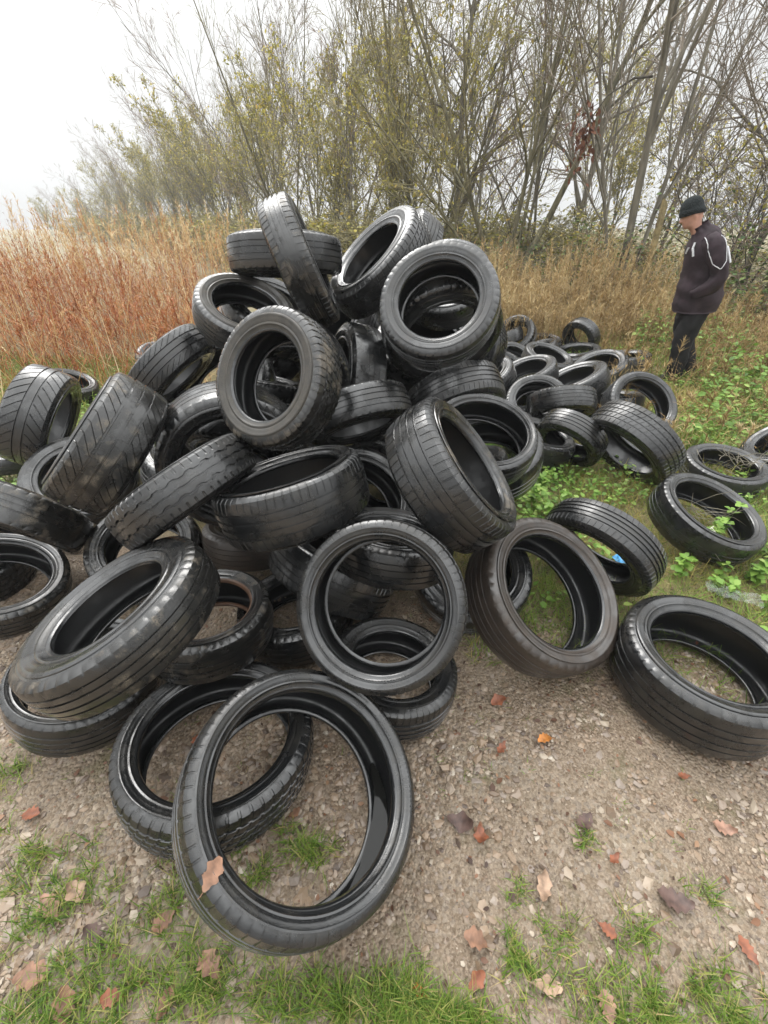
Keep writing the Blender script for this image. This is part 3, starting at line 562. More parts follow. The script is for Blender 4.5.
def leaves(P, D, S, tint, wide=1.0, up=None):
    """flat pointed leaves: P roots, D directions, S lengths"""
    n = len(P); D = unit(D); upv = np.tile([0, 0, 1.], (n, 1)) if up is None else up
    upv = unit(upv+rng.normal(0, .35, (n, 3))); s = unit(np.cross(upv, D)); u = np.cross(D, s)
    q = LF[None]*np.array([1, wide, 1.])
    V = P[:, None]+S[:, None, None]*(q[..., 0:1]*D[:, None]+q[..., 1:2]*s[:, None]+q[..., 2:3]*u[:, None])
    o = (np.arange(n)*8)[:, None, None]
    return [(V.reshape(-1, 3), (LFT[None]+o).reshape(-1, 3), np.repeat(tint, 8))], [((LFQ[None]+o).reshape(-1, 4))]
def leaf_parts(P, D, S, tint, wide=1.0, up=None):
    (a,), (q,) = leaves(P, D, S, tint, wide, up)
    return a[0], [a[1], q], a[2]
def merge_mixed(parts):
    Vs, Ts, F3, F4 = [], [], [], []; off = 0
    for V, F, T in parts:
        for f in (F if isinstance(F, list) else [F]): (F3 if f.shape[1] == 3 else F4).append(f+off)
        Vs.append(V); Ts.append(T); off += len(V)
    return np.concatenate(Vs), [np.concatenate(x) for x in (F3, F4) if x], np.concatenate(Ts)

G_GREEN = tint_mat('grass_blades', [(0, (.055, .11, .018)), (.35, (.115, .20, .03)), (.65, (.19, .28, .045)), (.85, (.32, .33, .09)), (1, (.40, .31, .14))], rough=.45, trans=.25)
G_LAWN = tint_mat('rank_grass_blades', [(0, (.09, .16, .025)), (.35, (.18, .28, .045)), (.6, (.30, .31, .075)), (.8, (.42, .34, .12)), (1, (.48, .34, .15))], rough=.5, trans=.25)
M_DRY = tint_mat('dry_stalks', [(0, (.16, .05, .022)), (.25, (.30, .095, .034)), (.5, (.40, .15, .052)), (.72, (.48, .27, .11)), (.88, (.56, .40, .20)), (1, (.64, .52, .32))], rough=.7, trans=.2)
M_STRAW = tint_mat('straw_stalks', [(0, (.15, .095, .04)), (.4, (.30, .20, .085)), (.75, (.44, .32, .15)), (1, (.54, .43, .24))], rough=.7, trans=.2)
M_HERB = tint_mat('herb_leaves', [(0, (.07, .14, .025)), (.4, (.14, .26, .045)), (.75, (.23, .37, .075)), (1, (.34, .44, .12))], rough=.42, trans=.3)
M_THICK = tint_mat('bramble_leaves', [(0, (.03, .06, .016)), (.4, (.07, .12, .028)), (.75, (.14, .19, .045)), (.92, (.17, .16, .05)), (1, (.22, .12, .045))], rough=.5, trans=.2)

def grass_patch(spots):
    """spots: (x, y, rx, ry, n, length)"""
    Ps, Ls = [], []
    for x, y, rx, ry, n, l in spots:
        # tufts inside the patch
        m = max(1, n//24); ct = np.stack([x+rx*rng.normal(0, .5, m), y+ry*rng.normal(0, .5, m)], 1)
        q = ct[rng.integers(0, m, n)]+rng.normal(0, .012, (n, 2)); Ps.append(q); Ls.append(l*rng.uniform(.5, 1.9, n))
    q = np.concatenate(Ps); Lh = np.concatenate(Ls)
    k = np.hypot(q[:, 0], q[:, 1]) > .12; q = q[k]; Lh = Lh[k]
    return np.concatenate([q, ground_z(q[:, 0], q[:, 1])[:, None]-.004], 1), Lh
P, Lh = grass_patch([(-.92, .40, .28, .16, 800, .042), (-.72, .24, .40, .12, 1250, .045), (-1.12, .50, .12, .12, 350, .04), (-.86, .16, .3, .08, 900, .05),
                     (-.02, .21, .20, .05, 1300, .05), (.16, .16, .16, .05, 1500, .05), (.42, .27, .20, .06, 500, .035), (.62, .18, .16, .06, 900, .045), (.86, .2, .16, .08, 600, .04),
                     (-.24, .52, .09, .05, 420, .045), (-.36, .47, .04, .03, 150, .04), (-.50, .55, .06, .05, 200, .04), (.50, .33, .05, .04, 120, .035), (.38, .43, .03, .02, 80, .03),
                     (.64, .55, .04, .03, 90, .03), (.72, .33, .06, .05, 160, .04), (.93, .42, .05, .04, 100, .035), (-1.35, .75, .1, .08, 250, .04), (-.62, .42, .06, .05, 180, .04), (-.45, .25, .16, .06, 500, .045), (-.2,.22,.12,.05,420,.045)])
n = len(P)
V, F, T, _ = ribbons(P, rng.uniform(0, 6.28, n), Lh, rng.uniform(.0016, .0046, n), rng.uniform(.1, .9, n), rng.uniform(.2, 1.4, n), 3, np.clip(rng.normal(.54, .27, n), 0, 1))
tag(obj('grass', mesh('grass', V, F, G_GREEN, tint=T)), kind='stuff')

q = np.stack([rng.uniform(-1.5, 1.5, 340), rng.uniform(.15, 1.5, 340)], 1); q = q[rng.random(len(q)) < smoothstep(.45, .7, vnoise(q[:, 0], q[:, 1], 2.6, 21))+.12]
q = np.repeat(q, 9, 0)+rng.normal(0, .012, (len(q)*9, 2)); n = len(q); P = np.concatenate([q, ground_z(q[:, 0], q[:, 1])[:, None]-.003], 1)
V, F, T, _ = ribbons(P, rng.uniform(0, 6.28, n), rng.uniform(.012, .035, n), rng.uniform(.0015, .003, n), rng.uniform(.3, 1.1, n), rng.uniform(.2, .9, n), 2, np.clip(rng.normal(.6, .25, n), 0, 1))
tag(obj('moss_and_sprouts', mesh('moss_and_sprouts', V, F, G_GREEN, tint=T)), kind='stuff')
n = 1500; q = np.stack([rng.uniform(-1.6, 1.8, n), .1+1.7*rng.random(n)], 1); az = rng.uniform(0, 6.28, n)
P = np.concatenate([q, ground_z(q[:, 0], q[:, 1])[:, None]+.006], 1)
V, F, T = leaf_parts(P, np.stack([np.cos(az), np.sin(az), rng.normal(0, .12, n)], 1), np.clip(rng.lognormal(math.log(.011), .5, n), .005, .035), rng.random(n), .9)
tag(obj('leaf_litter', mesh('leaf_litter', V, F, tint_mat('leaf_crumbs', [(0, (.05, .03, .022)), (.5, (.13, .065, .038)), (.85, (.20, .10, .055)), (1, (.28, .18, .11))], rough=.5), tint=T)), kind='stuff')
# rank grass and ground cover round the tyres on the right and along the left
def area(n, x0, x1, y0, y1): return np.stack([rng.uniform(x0, x1, n), rng.uniform(y0, y1, n)], 1)
A = area(150000, .35, 7.0, 1.25, 8.5); k = (A[:, 1] > 1.62-.28*A[:, 0]+.35*(vnoise(A[:, 0], A[:, 1], 2.5, 6)-.5)) & (rng.random(len(A)) < np.clip(1.1-.12*A[:, 1], .25, 1)*(.35+.65*smoothstep(.25, .55, vnoise(A[:, 0], A[:, 1], 3.1, 8)))) & (A[:, 0] < .9*A[:, 1]+1.4)
A = A[k]
B = area(26000, -6.5, -1.9, 2.2, 6.5); B = B[(B[:, 0] > -1.05*B[:, 1]-1) & (B[:, 0] < -.5*B[:, 1]+.1) & (rng.random(len(B)) < .75)]
C2 = np.concatenate([area(900, .38, .95, 1.2, 1.75), area(160, 1.05, 1.5, .95, 1.25)])
q = np.concatenate([A, B, C2]); P = np.concatenate([q, ground_z(q[:, 0], q[:, 1])[:, None]-.005], 1); n = len(P)
dist = np.hypot(q[:, 0], q[:, 1]); tint = np.clip(rng.normal(.30, .2, n)+.32*smoothstep(.45, .7, vnoise(q[:, 0], q[:, 1], 1.3, 9))+.035*np.maximum(dist-3, 0), 0, 1)
V, F, T, _ = ribbons(P, rng.uniform(0, 6.28, n), rng.uniform(.05, .16, n)*np.clip(.6+.13*dist, .7, 1.5), rng.uniform(.0025, .0055, n)*np.clip(dist/2.2, 1, 2.4), rng.uniform(.2, .9, n), rng.uniform(.2, 1.1, n), 3, tint)
tag(obj('meadow_grass', mesh('meadow_grass', V, F, G_LAWN, tint=T)), kind='stuff')
# low leafy ground cover
A = area(34000, .6, 6.5, 1.3, 7.5); A = A[(A[:, 1] > 1.75-.28*A[:, 0]) & (A[:, 0] < .9*A[:, 1]+1.4) & (rng.random(len(A)) < smoothstep(.42, .62, vnoise(A[:, 0], A[:, 1], 2.1, 12))*np.clip(1.2-.1*A[:, 1], .3, 1))]
B = area(5000, -6, -2.2, 2.4, 6.2); B = B[(B[:, 0] < -.55*B[:, 1])]
q = np.concatenate([A, B]); n = len(q)
P = np.concatenate([q, (ground_z(q[:, 0], q[:, 1])+rng.uniform(.01, .11, n))[:, None]], 1)
az = rng.uniform(0, 6.28, n)
V, F, T = leaf_parts(P, np.stack([np.cos(az), np.sin(az), rng.uniform(-.3, .4, n)], 1), rng.uniform(.02, .05, n), np.clip(rng.normal(.6, .25, n), 0, 1), 1.1)
tag(obj('ground_cover', mesh('ground_cover', V, F, M_HERB, tint=T)), kind='stuff')

# tall dry stalks
def stalks(q, hgt, tint0, spread, plume, nleaf, leaf_len, wk=1.0, lean=.12):
    n = len(q); P = np.concatenate([q, ground_z(q[:, 0], q[:, 1])[:, None]-.01], 1); az = rng.uniform(0, 6.28, n)
    t0 = np.clip(rng.normal(tint0, spread, n), 0, 1)
    parts = []
    V, F, T, C = ribbons(P, az, hgt, rng.uniform(.004, .008, n)*wk, np.abs(rng.normal(0, lean, n)), rng.normal(0, .25, n), 5, np.clip(t0+.12, 0, 1), tip=.4)
    parts.append((V, F, T))
    m = n*nleaf; i = np.repeat(np.arange(n), nleaf); tt = rng.uniform(.22, 1, m)*5; k = np.minimum(tt.astype(int), 4); fr = (tt-k)[:, None]
    B = C[i, k]*(1-fr)+C[i, k+1]*fr
    V, F, T, _ = ribbons(B, rng.uniform(0, 6.28, m), leaf_len*rng.uniform(.5, 1.3, m), rng.uniform(.005, .011, m)*wk, rng.uniform(.4, 1.5, m), rng.uniform(0, 1.6, m), 2, np.clip(t0[i]+rng.normal(0, .14, m), 0, 1))
    parts.append((V, F, T))
    s = np.where(rng.random(n) < plume)[0]
    if len(s):
        np_ = 34; i = np.repeat(s, np_); m = len(i); tt = rng.uniform(.74, 1, m)*5; k = np.minimum(tt.astype(int), 4); fr = (tt-k)[:, None]
        B = C[i, k]*(1-fr)+C[i, k+1]*fr
        V, F, T, _ = ribbons(B, rng.uniform(0, 6.28, m), rng.uniform(.03, .10, m)*(1.25-.5*(tt/5-.74)/.26), rng.uniform(.004, .010, m)*wk, rng.uniform(.2, .9, m), rng.uniform(0, .9, m), 2, np.clip(t0[i]+.25+rng.normal(0, .1, m), 0, 1))
        parts.append((V, F, T))
    return merge(parts)
A = area(9500, -17, -.2, 4.3, 13); A = A[(A[:, 0] < -.42*(A[:, 1]-1.5)) & (A[:, 0] > -1.1*A[:, 1]-1.5) & (A[:, 1] > 4.3+.9*vnoise(A[:, 0], A[:, 1], .7, 14))]
A = A[rng.random(len(A)) < np.clip(1.35-.075*A[:, 1], .3, 1)]
Hh = rng.uniform(.95, 1.5, len(A))*(.55+.85*vnoise(A[:, 0], A[:, 1], .9, 15))*np.clip(.75+.06*(A[:, 1]-4), .7, 1.15)
V, F, T = stalks(A, Hh*.92, .31, .22, .25, 12, .13, wk=1.25, lean=.33)
tag(obj('dry_stalk_field', mesh('dry_stalk_field', V, F, M_DRY, tint=T)), kind='stuff')
A = area(260, -6.5, -2.2, 6.5, 10.5); A = A[A[:, 0] < -.25*A[:, 1]]
V, F, T = stalks(A, rng.uniform(1.3, 2.0, len(A)), .68, .12, 1.0, 8, .14, wk=1.3, lean=.14)
tag(obj('golden_plumes', mesh('golden_plumes', V, F, M_DRY, tint=T)), kind='stuff')
A = area(420, -9, -1.5, 4.4, 7.5); A = A[(A[:, 0] < -.42*(A[:, 1]-1.5)) & (A[:, 0] > -1.1*A[:, 1]-1)]; n = len(A)
P = np.concatenate([A, ground_z(A[:, 0], A[:, 1])[:, None]], 1)
V, F, T, _ = ribbons(P, rng.uniform(0, 6.28, n), rng.uniform(.7, 1.6, n), rng.uniform(.006, .012, n), rng.uniform(.2, 1.0, n), rng.uniform(-.2, .5, n), 5, rng.uniform(.7, 1, n), tip=.4)
tag(obj('straw_stems', mesh('straw_stems', V, F, M_DRY, tint=T)), kind='stuff')
A = np.concatenate([area(1700, 1.0, 4.9, 6.6, 9.5), area(500, .3, 3, 7, 11)])
Hh = rng.uniform(.5, 1.15, len(A))*(.45+1.0*vnoise(A[:, 0], A[:, 1], 1.1, 16))
V, F, T = stalks(A, Hh, .52, .2, .45, 9, .12, wk=1.2)
tag(obj('straw_grass', mesh('straw_grass', V, F, M_STRAW, tint=T)), kind='stuff')
A = area(6500, 1.6, 8.5, 3.2, 8.5); A = A[(A[:, 0] > .42*A[:, 1]+.4) & (A[:, 0] < .95*A[:, 1]+1)]
k = ~((np.abs(A[:, 0]-.677*A[:, 1]) < .12) & (A[:, 1] < 4.4)); A = A[k]; A = A[rng.random(len(A)) < .25+.75*smoothstep(.3, .6, vnoise(A[:, 0], A[:, 1], 1.1, 41))]
Hh = rng.uniform(.2, .66, len(A))*np.clip(A[:, 1]/5, .6, 1.3)
V, F, T = stalks(A, Hh, .33, .22, .3, 9, .09, wk=1.1, lean=.5)
tag(obj('dry_weeds', mesh('dry_weeds', V, F, M_STRAW, tint=T)), kind='stuff')

# knee-high green weeds between the dry stems
A = area(26000, 1.2, 8, 3.4, 9.5); A = A[(A[:, 0] > .52*A[:, 1]+.2) & (A[:, 0] < .95*A[:, 1]+1) & (rng.random(len(A)) < smoothstep(.45, .68, vnoise(A[:, 0], A[:, 1], 1.2, 33)))]
A = A[~((np.abs(A[:, 0]-.677*A[:, 1]) < .25) & (A[:, 1] < 5.2))]
n = len(A); P = np.concatenate([A, (ground_z(A[:, 0], A[:, 1])+rng.uniform(.03, 1, n)**1.3*.42*np.clip(A[:, 1]/6, .5, 1.3))[:, None]], 1); az = rng.uniform(0, 6.28, n)
V, F, T = leaf_parts(P, np.stack([np.cos(az), np.sin(az), rng.uniform(-.7, .4, n)], 1), rng.uniform(.035, .085, n), np.clip(rng.normal(.5, .27, n), 0, 1), .9)
tag(obj('green_weeds', mesh('green_weeds', V, F, M_HERB, tint=T)), kind='stuff')
# single leafy plants by the tyres
def herb(name, label, x, y, h, nst, size, seed, tint=.6, group=None):
    root = thing(name, label, 'plant', Matrix.Translation((x, y, float(ground_z(x, y)))), group)
    P = np.stack([rng.normal(0, .02*nst**.5, nst), rng.normal(0, .02*nst**.5, nst), np.zeros(nst)-.005], 1)
    az = rng.uniform(0, 6.28, nst)
    V, F, T, C = ribbons(P, az, h*rng.uniform(.6, 1.1, nst), np.full(nst, .0035), rng.uniform(0, .45, nst), rng.uniform(0, .5, nst), 5, np.full(nst, .35), tip=.5)
    for s in range(nst): obj('stem', mesh('stem', V[s*12:s*12+12], F[:5], M_HERB, tint=T[:12]), root)
    Ps, Ds, Ss = [], [], []
    for s in range(nst):
        for k in range(1, 6):
            a0 = k*1.57+az[s]
            for d in ((0, math.pi) if k < 5 else (0, 1.57, 3.14, 4.71)):
                a = a0+d+random.uniform(-.3, .3); Ps.append(C[s, k]); Ds.append((math.cos(a), math.sin(a), random.uniform(-.25, .35))); Ss.append(size*(.6+.5*min(k, 7-k)/3)*random.uniform(.8, 1.2))
    V, F, T = leaf_parts(np.array(Ps), np.array(Ds), np.array(Ss), np.clip(rng.normal(tint, .18, len(Ps)), 0, 1), 1.15)
    obj('foliage', mesh('foliage', V, F, M_HERB, tint=T), root)
HP = 'green leafy plants among the tyres'
for a in [('pale green nettle growing in front of the tilted tyre with twigs', 1.62, 1.78, .16, 3, .045), ('broad nettle clump at the right edge below the tilted tyre', 2.02, 1.78, .15, 6, .045),
          ('small nettle between the tilted tyre and the large flat tyre', 1.83, 1.72, .12, 4, .04), ('bright green nettle cut by the right edge of the photo', 2.3, 1.95, .17, 7, .05),
          ('leafy clump beside the weeds under the block-tread tyre', 1.28, 2.35, .13, 5, .045), ('pale leafy plant in front of the tyre beside the weeds', 1.05, 2.42, .17, 6, .045),
          ('leafy plant hugging the thin-walled open tyre', .82, 2.2, .15, 6, .045), ('green sprig growing inside the tilted tyre with twigs', 1.98, 2.06, .28, 5, .04),
          ('bushy nettle filling the corner right of the plastic film', 2.12, 1.62, .15, 8, .045), ('leafy clump under the right edge, above the large flat tyre', 1.98, 1.42, .12, 7, .04), ('yellow-green clump between the brown ring tyre and the pile', .66, 1.95, .12, 8, .04), ('spreading leafy plant below the arched ribbed tyre', 1.12, 2.75, .14, 7, .045),
          ('leafy tuft at the left of the arched sipe tyre', .95, 2.02, .12, 5, .04), ('low nettle right of the arched sipe tyre', 1.48, 1.86, .11, 4, .04),
          ('nettle patch at the right edge beside the flat twig-strewn tyre', 2.95, 2.5, .16, 6, .05), ('single tall green shoot by the brown ring tyre', .98, 2.6, .24, 2, .045)]:
    herb('leafy_plant', *a, 0, group=HP)
# ------------------------------------------------------------------ trees
def tubes(C, R, sides):
    """C (n,k,3) centre lines, R (n,k) radii"""
    n, k, _ = C.shape
    d = np.zeros_like(C); d[:, 1:-1] = C[:, 2:]-C[:, :-2]; d[:, 0] = C[:, 1]-C[:, 0]; d[:, -1] = C[:, -1]-C[:, -2]; d = unit(d)
    ref = np.where(np.abs(d[..., 2:3]) < .9, np.array([0, 0, 1.]), np.array([1., 0, 0]))
    x = unit(np.cross(ref, d)); y = np.cross(d, x)
    a = np.arange(sides)*2*np.pi/sides
    V = C[:, :, None]+R[:, :, None, None]*(np.cos(a)[None, None, :, None]*x[:, :, None]+np.sin(a)[None, None, :, None]*y[:, :, None])
    i, j = np.meshgrid(np.arange(k-1), np.arange(sides), indexing='ij'); i = i.ravel(); j = j.ravel(); j2 = (j+1) % sides
    f = np.stack([i*sides+j, i*sides+j2, (i+1)*sides+j2, (i+1)*sides+j], 1)
    return V.reshape(-1, 3), (f[None]+(np.arange(n)*k*sides)[:, None, None]).reshape(-1, 4)
def grow(P, D, L, r0, r1, nseg, wob, up):
    n = len(P); pts = [P]; p = P; d = unit(D); ds = []
    for s in range(nseg):
        d = unit(d+rng.normal(0, wob, (n, 3))+np.array([0, 0, up])); p = p+d*(L/nseg)[:, None]; pts.append(p); ds.append(d)
    C = np.stack(pts, 1); t = np.linspace(0, 1, nseg+1)
    return C, r0[:, None]*(1-t)+r1[:, None]*t
def children(C, R, L, m, t0, t1, ang, ratio, rr):
    n, k, _ = C.shape; i = np.repeat(np.arange(n), m); q = len(i)
    t = rng.uniform(t0, t1, q); tt = t*(k-1); a = np.minimum(tt.astype(int), k-2); fr = (tt-a)[:, None]
    P = C[i, a]*(1-fr)+C[i, a+1]*fr; d = unit(C[i, a+1]-C[i, a]); r = R[i, a]*(1-fr[:, 0])+R[i, a+1]*fr[:, 0]
    s = unit(np.cross(d, rng.normal(size=(q, 3)))); an = rng.normal(ang, ang*.25, q)[:, None]
    D = d*np.cos(an)+s*np.sin(an)
    Ln = L[i]*ratio*(1.15-.65*t)*rng.uniform(.6, 1.25, q)
    return P, D, Ln, r*rr
BARK = {}
def bark(name, col, col2):
    m, nt, b = new_mat(name); tc = N(nt, 'ShaderNodeTexCoord'); mp = N(nt, 'ShaderNodeMapping'); mp.inputs['Scale'].default_value = (9, 9, 2)
    nt.links.new(tc.outputs['Object'], mp.inputs[0]); n = N(nt, 'ShaderNodeTexNoise', Scale=1.5, Detail=6); nt.links.new(mp.outputs[0], n.inputs['Vector'])
    r = ramp(nt, n.outputs[0], [(.35, col), (.65, col2)]); nt.links.new(r.outputs[0], b.inputs['Base Color']); b.inputs['Roughness'].default_value = .85
    return m
BARK['grey'] = bark('grey_bark', (.10, .088, .066), (.20, .18, .135)); BARK['olive'] = bark('olive_bark', (.085, .078, .045), (.18, .16, .09)); BARK['dark'] = bark('dark_bark', (.035, .03, .024), (.085, .072, .05))
TW = {'brown': bark('brown_twigs', (.16, .13, .10), (.27, .23, .18)), 'olive': bark('olive_twigs', (.18, .16, .075), (.31, .275, .14)), 'red': bark('reddish_twigs', (.18, .13, .10), (.29, .22, .17))}
M_TLEAF = tint_mat('autumn_tree_leaves', [(0, (.17, .17, .04)), (.5, (.36, .33, .07)), (.85, (.54, .46, .11)), (1, (.50, .34, .10))], rough=.55, trans=.35)
M_RUST = tint_mat('withered_leaves', [(0, (.10, .04, .025)), (1, (.20, .085, .045))], rough=.7, trans=.2)
def tree_meshes(stems, L, r0, lv, bk, tw, nleaf, leaf_z=(1, 5), minr=.0055, wob=.13, lsize=(.05, .10), leafmat=None):
    """stems: list of (dx, dy, direction, length factor, radius factor). lv: per level (m, t0, t1, angle, ratio, up)"""
    P = np.array([(s[0], s[1], -.1) for s in stems], float); D = np.array([s[2] for s in stems], float)
    Ls = L*np.array([s[3] for s in stems]); rs = r0*np.array([s[4] for s in stems])
    C, R = grow(P, D, Ls, rs, rs*.18, 10, wob*.7, .015)
    trunk, crown, tips = [], [], []
    trunk.append(tubes(C, R, 8))
    for li, (m, t0, t1, ang, ratio, up) in enumerate(lv):
        P, D, Lb, rb = children(C, R, Ls, m, t0, t1, ang, ratio, .62)
        rb = np.maximum(rb, minr*(1.6 if li == 0 else 1)); nseg = 7 if li == 0 else 5 if li == 1 else 3
        C, R = grow(P, D, Lb, rb, np.maximum(rb*.3, minr*.55), nseg, wob, up); Ls = Lb
        (trunk if li == 0 else crown).append(tubes(C, R, 6 if li == 0 else 4 if li == 1 else 3))
        if li >= 1: tips.append(C[:, 1:].reshape(-1, 3))
    def mg(x):
        Vs, Fs, off = [], [], 0
        for V, F in x: Vs.append(V); Fs.append(F+off); off += len(V)
        return np.concatenate(Vs), np.concatenate(Fs)
    V, F = mg(trunk); tm = mesh('trunk', V, F, BARK[bk])
    V, F = mg(crown); cm = mesh('crown', V, F, TW[tw], False)
    lm = None
    if nleaf:
        t = np.concatenate(tips); t = t[(t[:, 2] > leaf_z[0]) & (t[:, 2] < leaf_z[1])]
        q = t[rng.integers(0, len(t), nleaf)]+rng.normal(0, .04, (nleaf, 3))
        D = rng.normal(size=(nleaf, 3)); D[:, 2] -= .6
        V, F, T = leaf_parts(q, D, rng.uniform(*lsize, nleaf), rng.random(nleaf), .9)
        lm = mesh('leaves', V, F, leafmat or M_TLEAF, tint=T)
    return tm, cm, lm
def sd(a, lean): return (math.cos(a)*lean, math.sin(a)*lean, 1)
def ring(n, spread, lean, lmin=.75, rmin=.6): return [(spread*math.cos(i*6.28/n+random.uniform(-.4, .4)), spread*math.sin(i*6.28/n), sd(i*6.28/n+random.uniform(-.5, .5), lean*random.uniform(.3, 1.2)), random.uniform(lmin, 1.05), random.uniform(rmin, 1)) for i in range(n)]
LV = [(9, .25, .98, .55, .42, .05), (8, .2, 1, .6, .5, .03), (6, .15, 1, .6, .55, .02)]
LVf = [(10, .15, .98, .45, .42, .07), (7, .15, 1, .5, .5, .05), (5, .15, 1, .5, .55, .03)]
LVb = [(8, .1, .98, .7, .5, .04), (7, .2, 1, .7, .55, .02), (5, .2, 1, .7, .6, 0)]
PROTO = {
 'tall':  tree_meshes([(0, 0, (.06, 0, 1), 1, 1)], 11, .10, [(20, .12, .98, .65, .36, .04), (8, .2, 1, .65, .5, .03), (5, .15, 1, .65, .5, .02)], 'grey', 'brown', 0),
 'multi': tree_meshes(ring(4, .3, .2), 9.5, .055, LVf, 'olive', 'olive', 1500, (1, 5)),
 'fine':  tree_meshes(ring(3, .2, .13), 9, .05, LVf, 'grey', 'red', 0),
 'leafy': tree_meshes(ring(6, .35, .26), 5.5, .035, LVf, 'olive', 'olive', 5200, (.4, 5.5)),
 'spread': tree_meshes(ring(4, .3, .55), 8.5, .07, LV, 'olive', 'olive', 400, (1, 4)),
 'thorn': tree_meshes(ring(8, .4, .5), 4.0, .035, LVb, 'dark', 'brown', 1500, (.2, 3.5)),
}
TK = {'tall': 'bare_tree', 'multi': 'multi_stem_tree', 'fine': 'bare_birch', 'leafy': 'yellow_leaved_tree', 'spread': 'spreading_tree', 'thorn': 'thorn_bush'}
WHAT = {'tall': 'tall single-trunked bare tree', 'multi': 'bare multi-stemmed tree with olive bark', 'fine': 'fine-twigged slender bare tree', 'leafy': 'scrubby yellow-green leaved tree', 'spread': 'wide spreading bare tree', 'thorn': 'low dark tangled thorn bush'}
def place_tree(kind, x, y, s, rot, label, group, sz=None):
    tm, cm, lm = PROTO[kind]
    M = Matrix.Translation((x, y, float(ground_z(x, y)))) @ Matrix.Rotation(rot, 4, 'Z') @ Matrix.Diagonal((s, s, sz or s, 1))
    r = thing(TK[kind], label, 'bush' if kind == 'thorn' else 'tree', M, group)
    obj('trunk', tm, r); c = obj('crown', cm, r)
    if lm: obj('leaves', lm, c)
    return r
ORDN = ['first', 'second', 'third', 'fourth', 'fifth', 'sixth', 'seventh', 'eighth', 'ninth', 'tenth', 'eleventh', 'twelfth', 'thirteenth', 'fourteenth', 'fifteenth', 'sixteenth', 'seventeenth', 'eighteenth', 'nineteenth', 'twentieth', 'twenty-first', 'twenty-second', 'twenty-third', 'twenty-fourth', 'twenty-fifth', 'twenty-sixth', 'twenty-seventh', 'twenty-eighth', 'twenty-ninth', 'thirtieth']
FRONT_ROW = [('fine', -5.2, 24, 1.0), ('multi', -3.4, 20.5, 1.0), ('leafy', -2.0, 18.5, 1.1), ('fine', -1.2, 17, 1.0), ('leafy', .2, 15.2, 1.05), ('multi', 1.4, 14.6, 1.0), ('tall', 2.2, 14.4, .95), ('fine', 3.9, 13.4, .9),
             ('fine', 6.9, 13.0, .9), ('tall', 8.8, 12.0, .9), ('thorn', 7.6, 10.4, .95), ('multi', 10.6, 11.2, .8), ('thorn', 9.6, 9.2, 1.0), ('tall', 11.8, 10.4, .75)]
MID_ROW = [('fine', -9.2, 33, .95), ('leafy', -7.6, 29, 1.3), ('tall', -5.6, 28.5, .9), ('fine', -3.2, 25, 1.05), ('multi', -1.4, 22, 1.1), ('tall', .4, 20, 1.0), ('fine', 3.2, 18.5, 1.1), ('tall', 6.2, 17, 1.0), ('fine', 12.6, 13.8, .9), ('thorn', 12.4, 11.4, 1.2)]
FAR_ROW = [('leafy', -49, 76, .8), ('fine', -43.5, 71, .6), ('leafy', -38, 66, .9), ('thorn', -34, 62, 1.3), ('fine', -30.5, 58.5, .75), ('multi', -28.5, 57, .8), ('leafy', -27, 55, 1.15), ('fine', -25.5, 53, .85), ('multi', -24, 52, .85), ('fine', -22.5, 50, .85), ('leafy', -21, 48, 1.25), ('multi', -19.4, 46.5, .9), ('fine', -18, 45, .9), ('leafy', -16.6, 43, 1.3), ('multi', -15.5, 42, .95), ('fine', -14.2, 40, .95), ('leafy', -13, 39, 1.35), ('leafy', -11.8, 37.4, 1.4), ('fine', -11, 36.5, .95), ('multi', -10, 35, 1.0), ('tall', -8, 37, .9), ('fine', -4, 33, 1.05), ('leafy', 1, 29, 1.3), ('thorn', 5, 26, 1.6), ('leafy', 10, 24, 1.3), ('thorn', 14, 21, 1.6), ('leafy', 18, 18, 1.3)]
for row, where in ((FRONT_ROW, 'in the front tree row'), (MID_ROW, 'in the second tree row'), (FAR_ROW, 'in the hazy back tree row')):
    for i, (k, x, y, s) in enumerate(row):
        if row is FAR_ROW and x < -6: s *= 1.04
        place_tree(k, x, y, s, random.uniform(0, 6.28), f'{WHAT[k]} {where}, {ORDN[i]} from left', 'trees of the wood behind the field')
# the two trunks that stand out on the right
tm, cm, lm = tree_meshes([(0, 0, (-.147, 0, 1), 1, 1), (.1, .05, (.10, .1, 1), .85, .6), (-.1, 0, (-.34, .05, 1), .8, .5)], 10, .085, [(12, .2, .98, .55, .36, .05), (8, .2, 1, .6, .5, .03), (6, .15, 1, .6, .55, .02)], 'grey', 'brown', 0, wob=.035)
r = thing('bare_tree', 'bare tree with a tall straight pale trunk, left of the wooden post', 'tree', Matrix.Translation((4.95, 10.0, float(ground_z(4.95, 10.0)))), None)
obj('trunk', tm, r); obj('crown', cm, r)
tm, cm, lm = tree_meshes([(0, 0, (.52, 0, 1), 1, 1), (-.1, .1, (-.34, .1, 1), .75, .8), (0, -.1, (.05, -.05, 1), .9, .7), (.1, 0, (.22, .1, 1), .8, .6), (-.1, 0, (-.62, -.1, 1), .55, .6)], 9.5, .085, LV, 'olive', 'olive', 400, (1, 4), wob=.07)
r = thing('forked_tree', 'forked tree whose long limbs fan out behind the right side of the pile', 'tree', Matrix.Translation((2.95, 12.0, float(ground_z(2.95, 12.0)))), None)
obj('trunk', tm, r); c = obj('crown', cm, r); obj('leaves', lm, c)
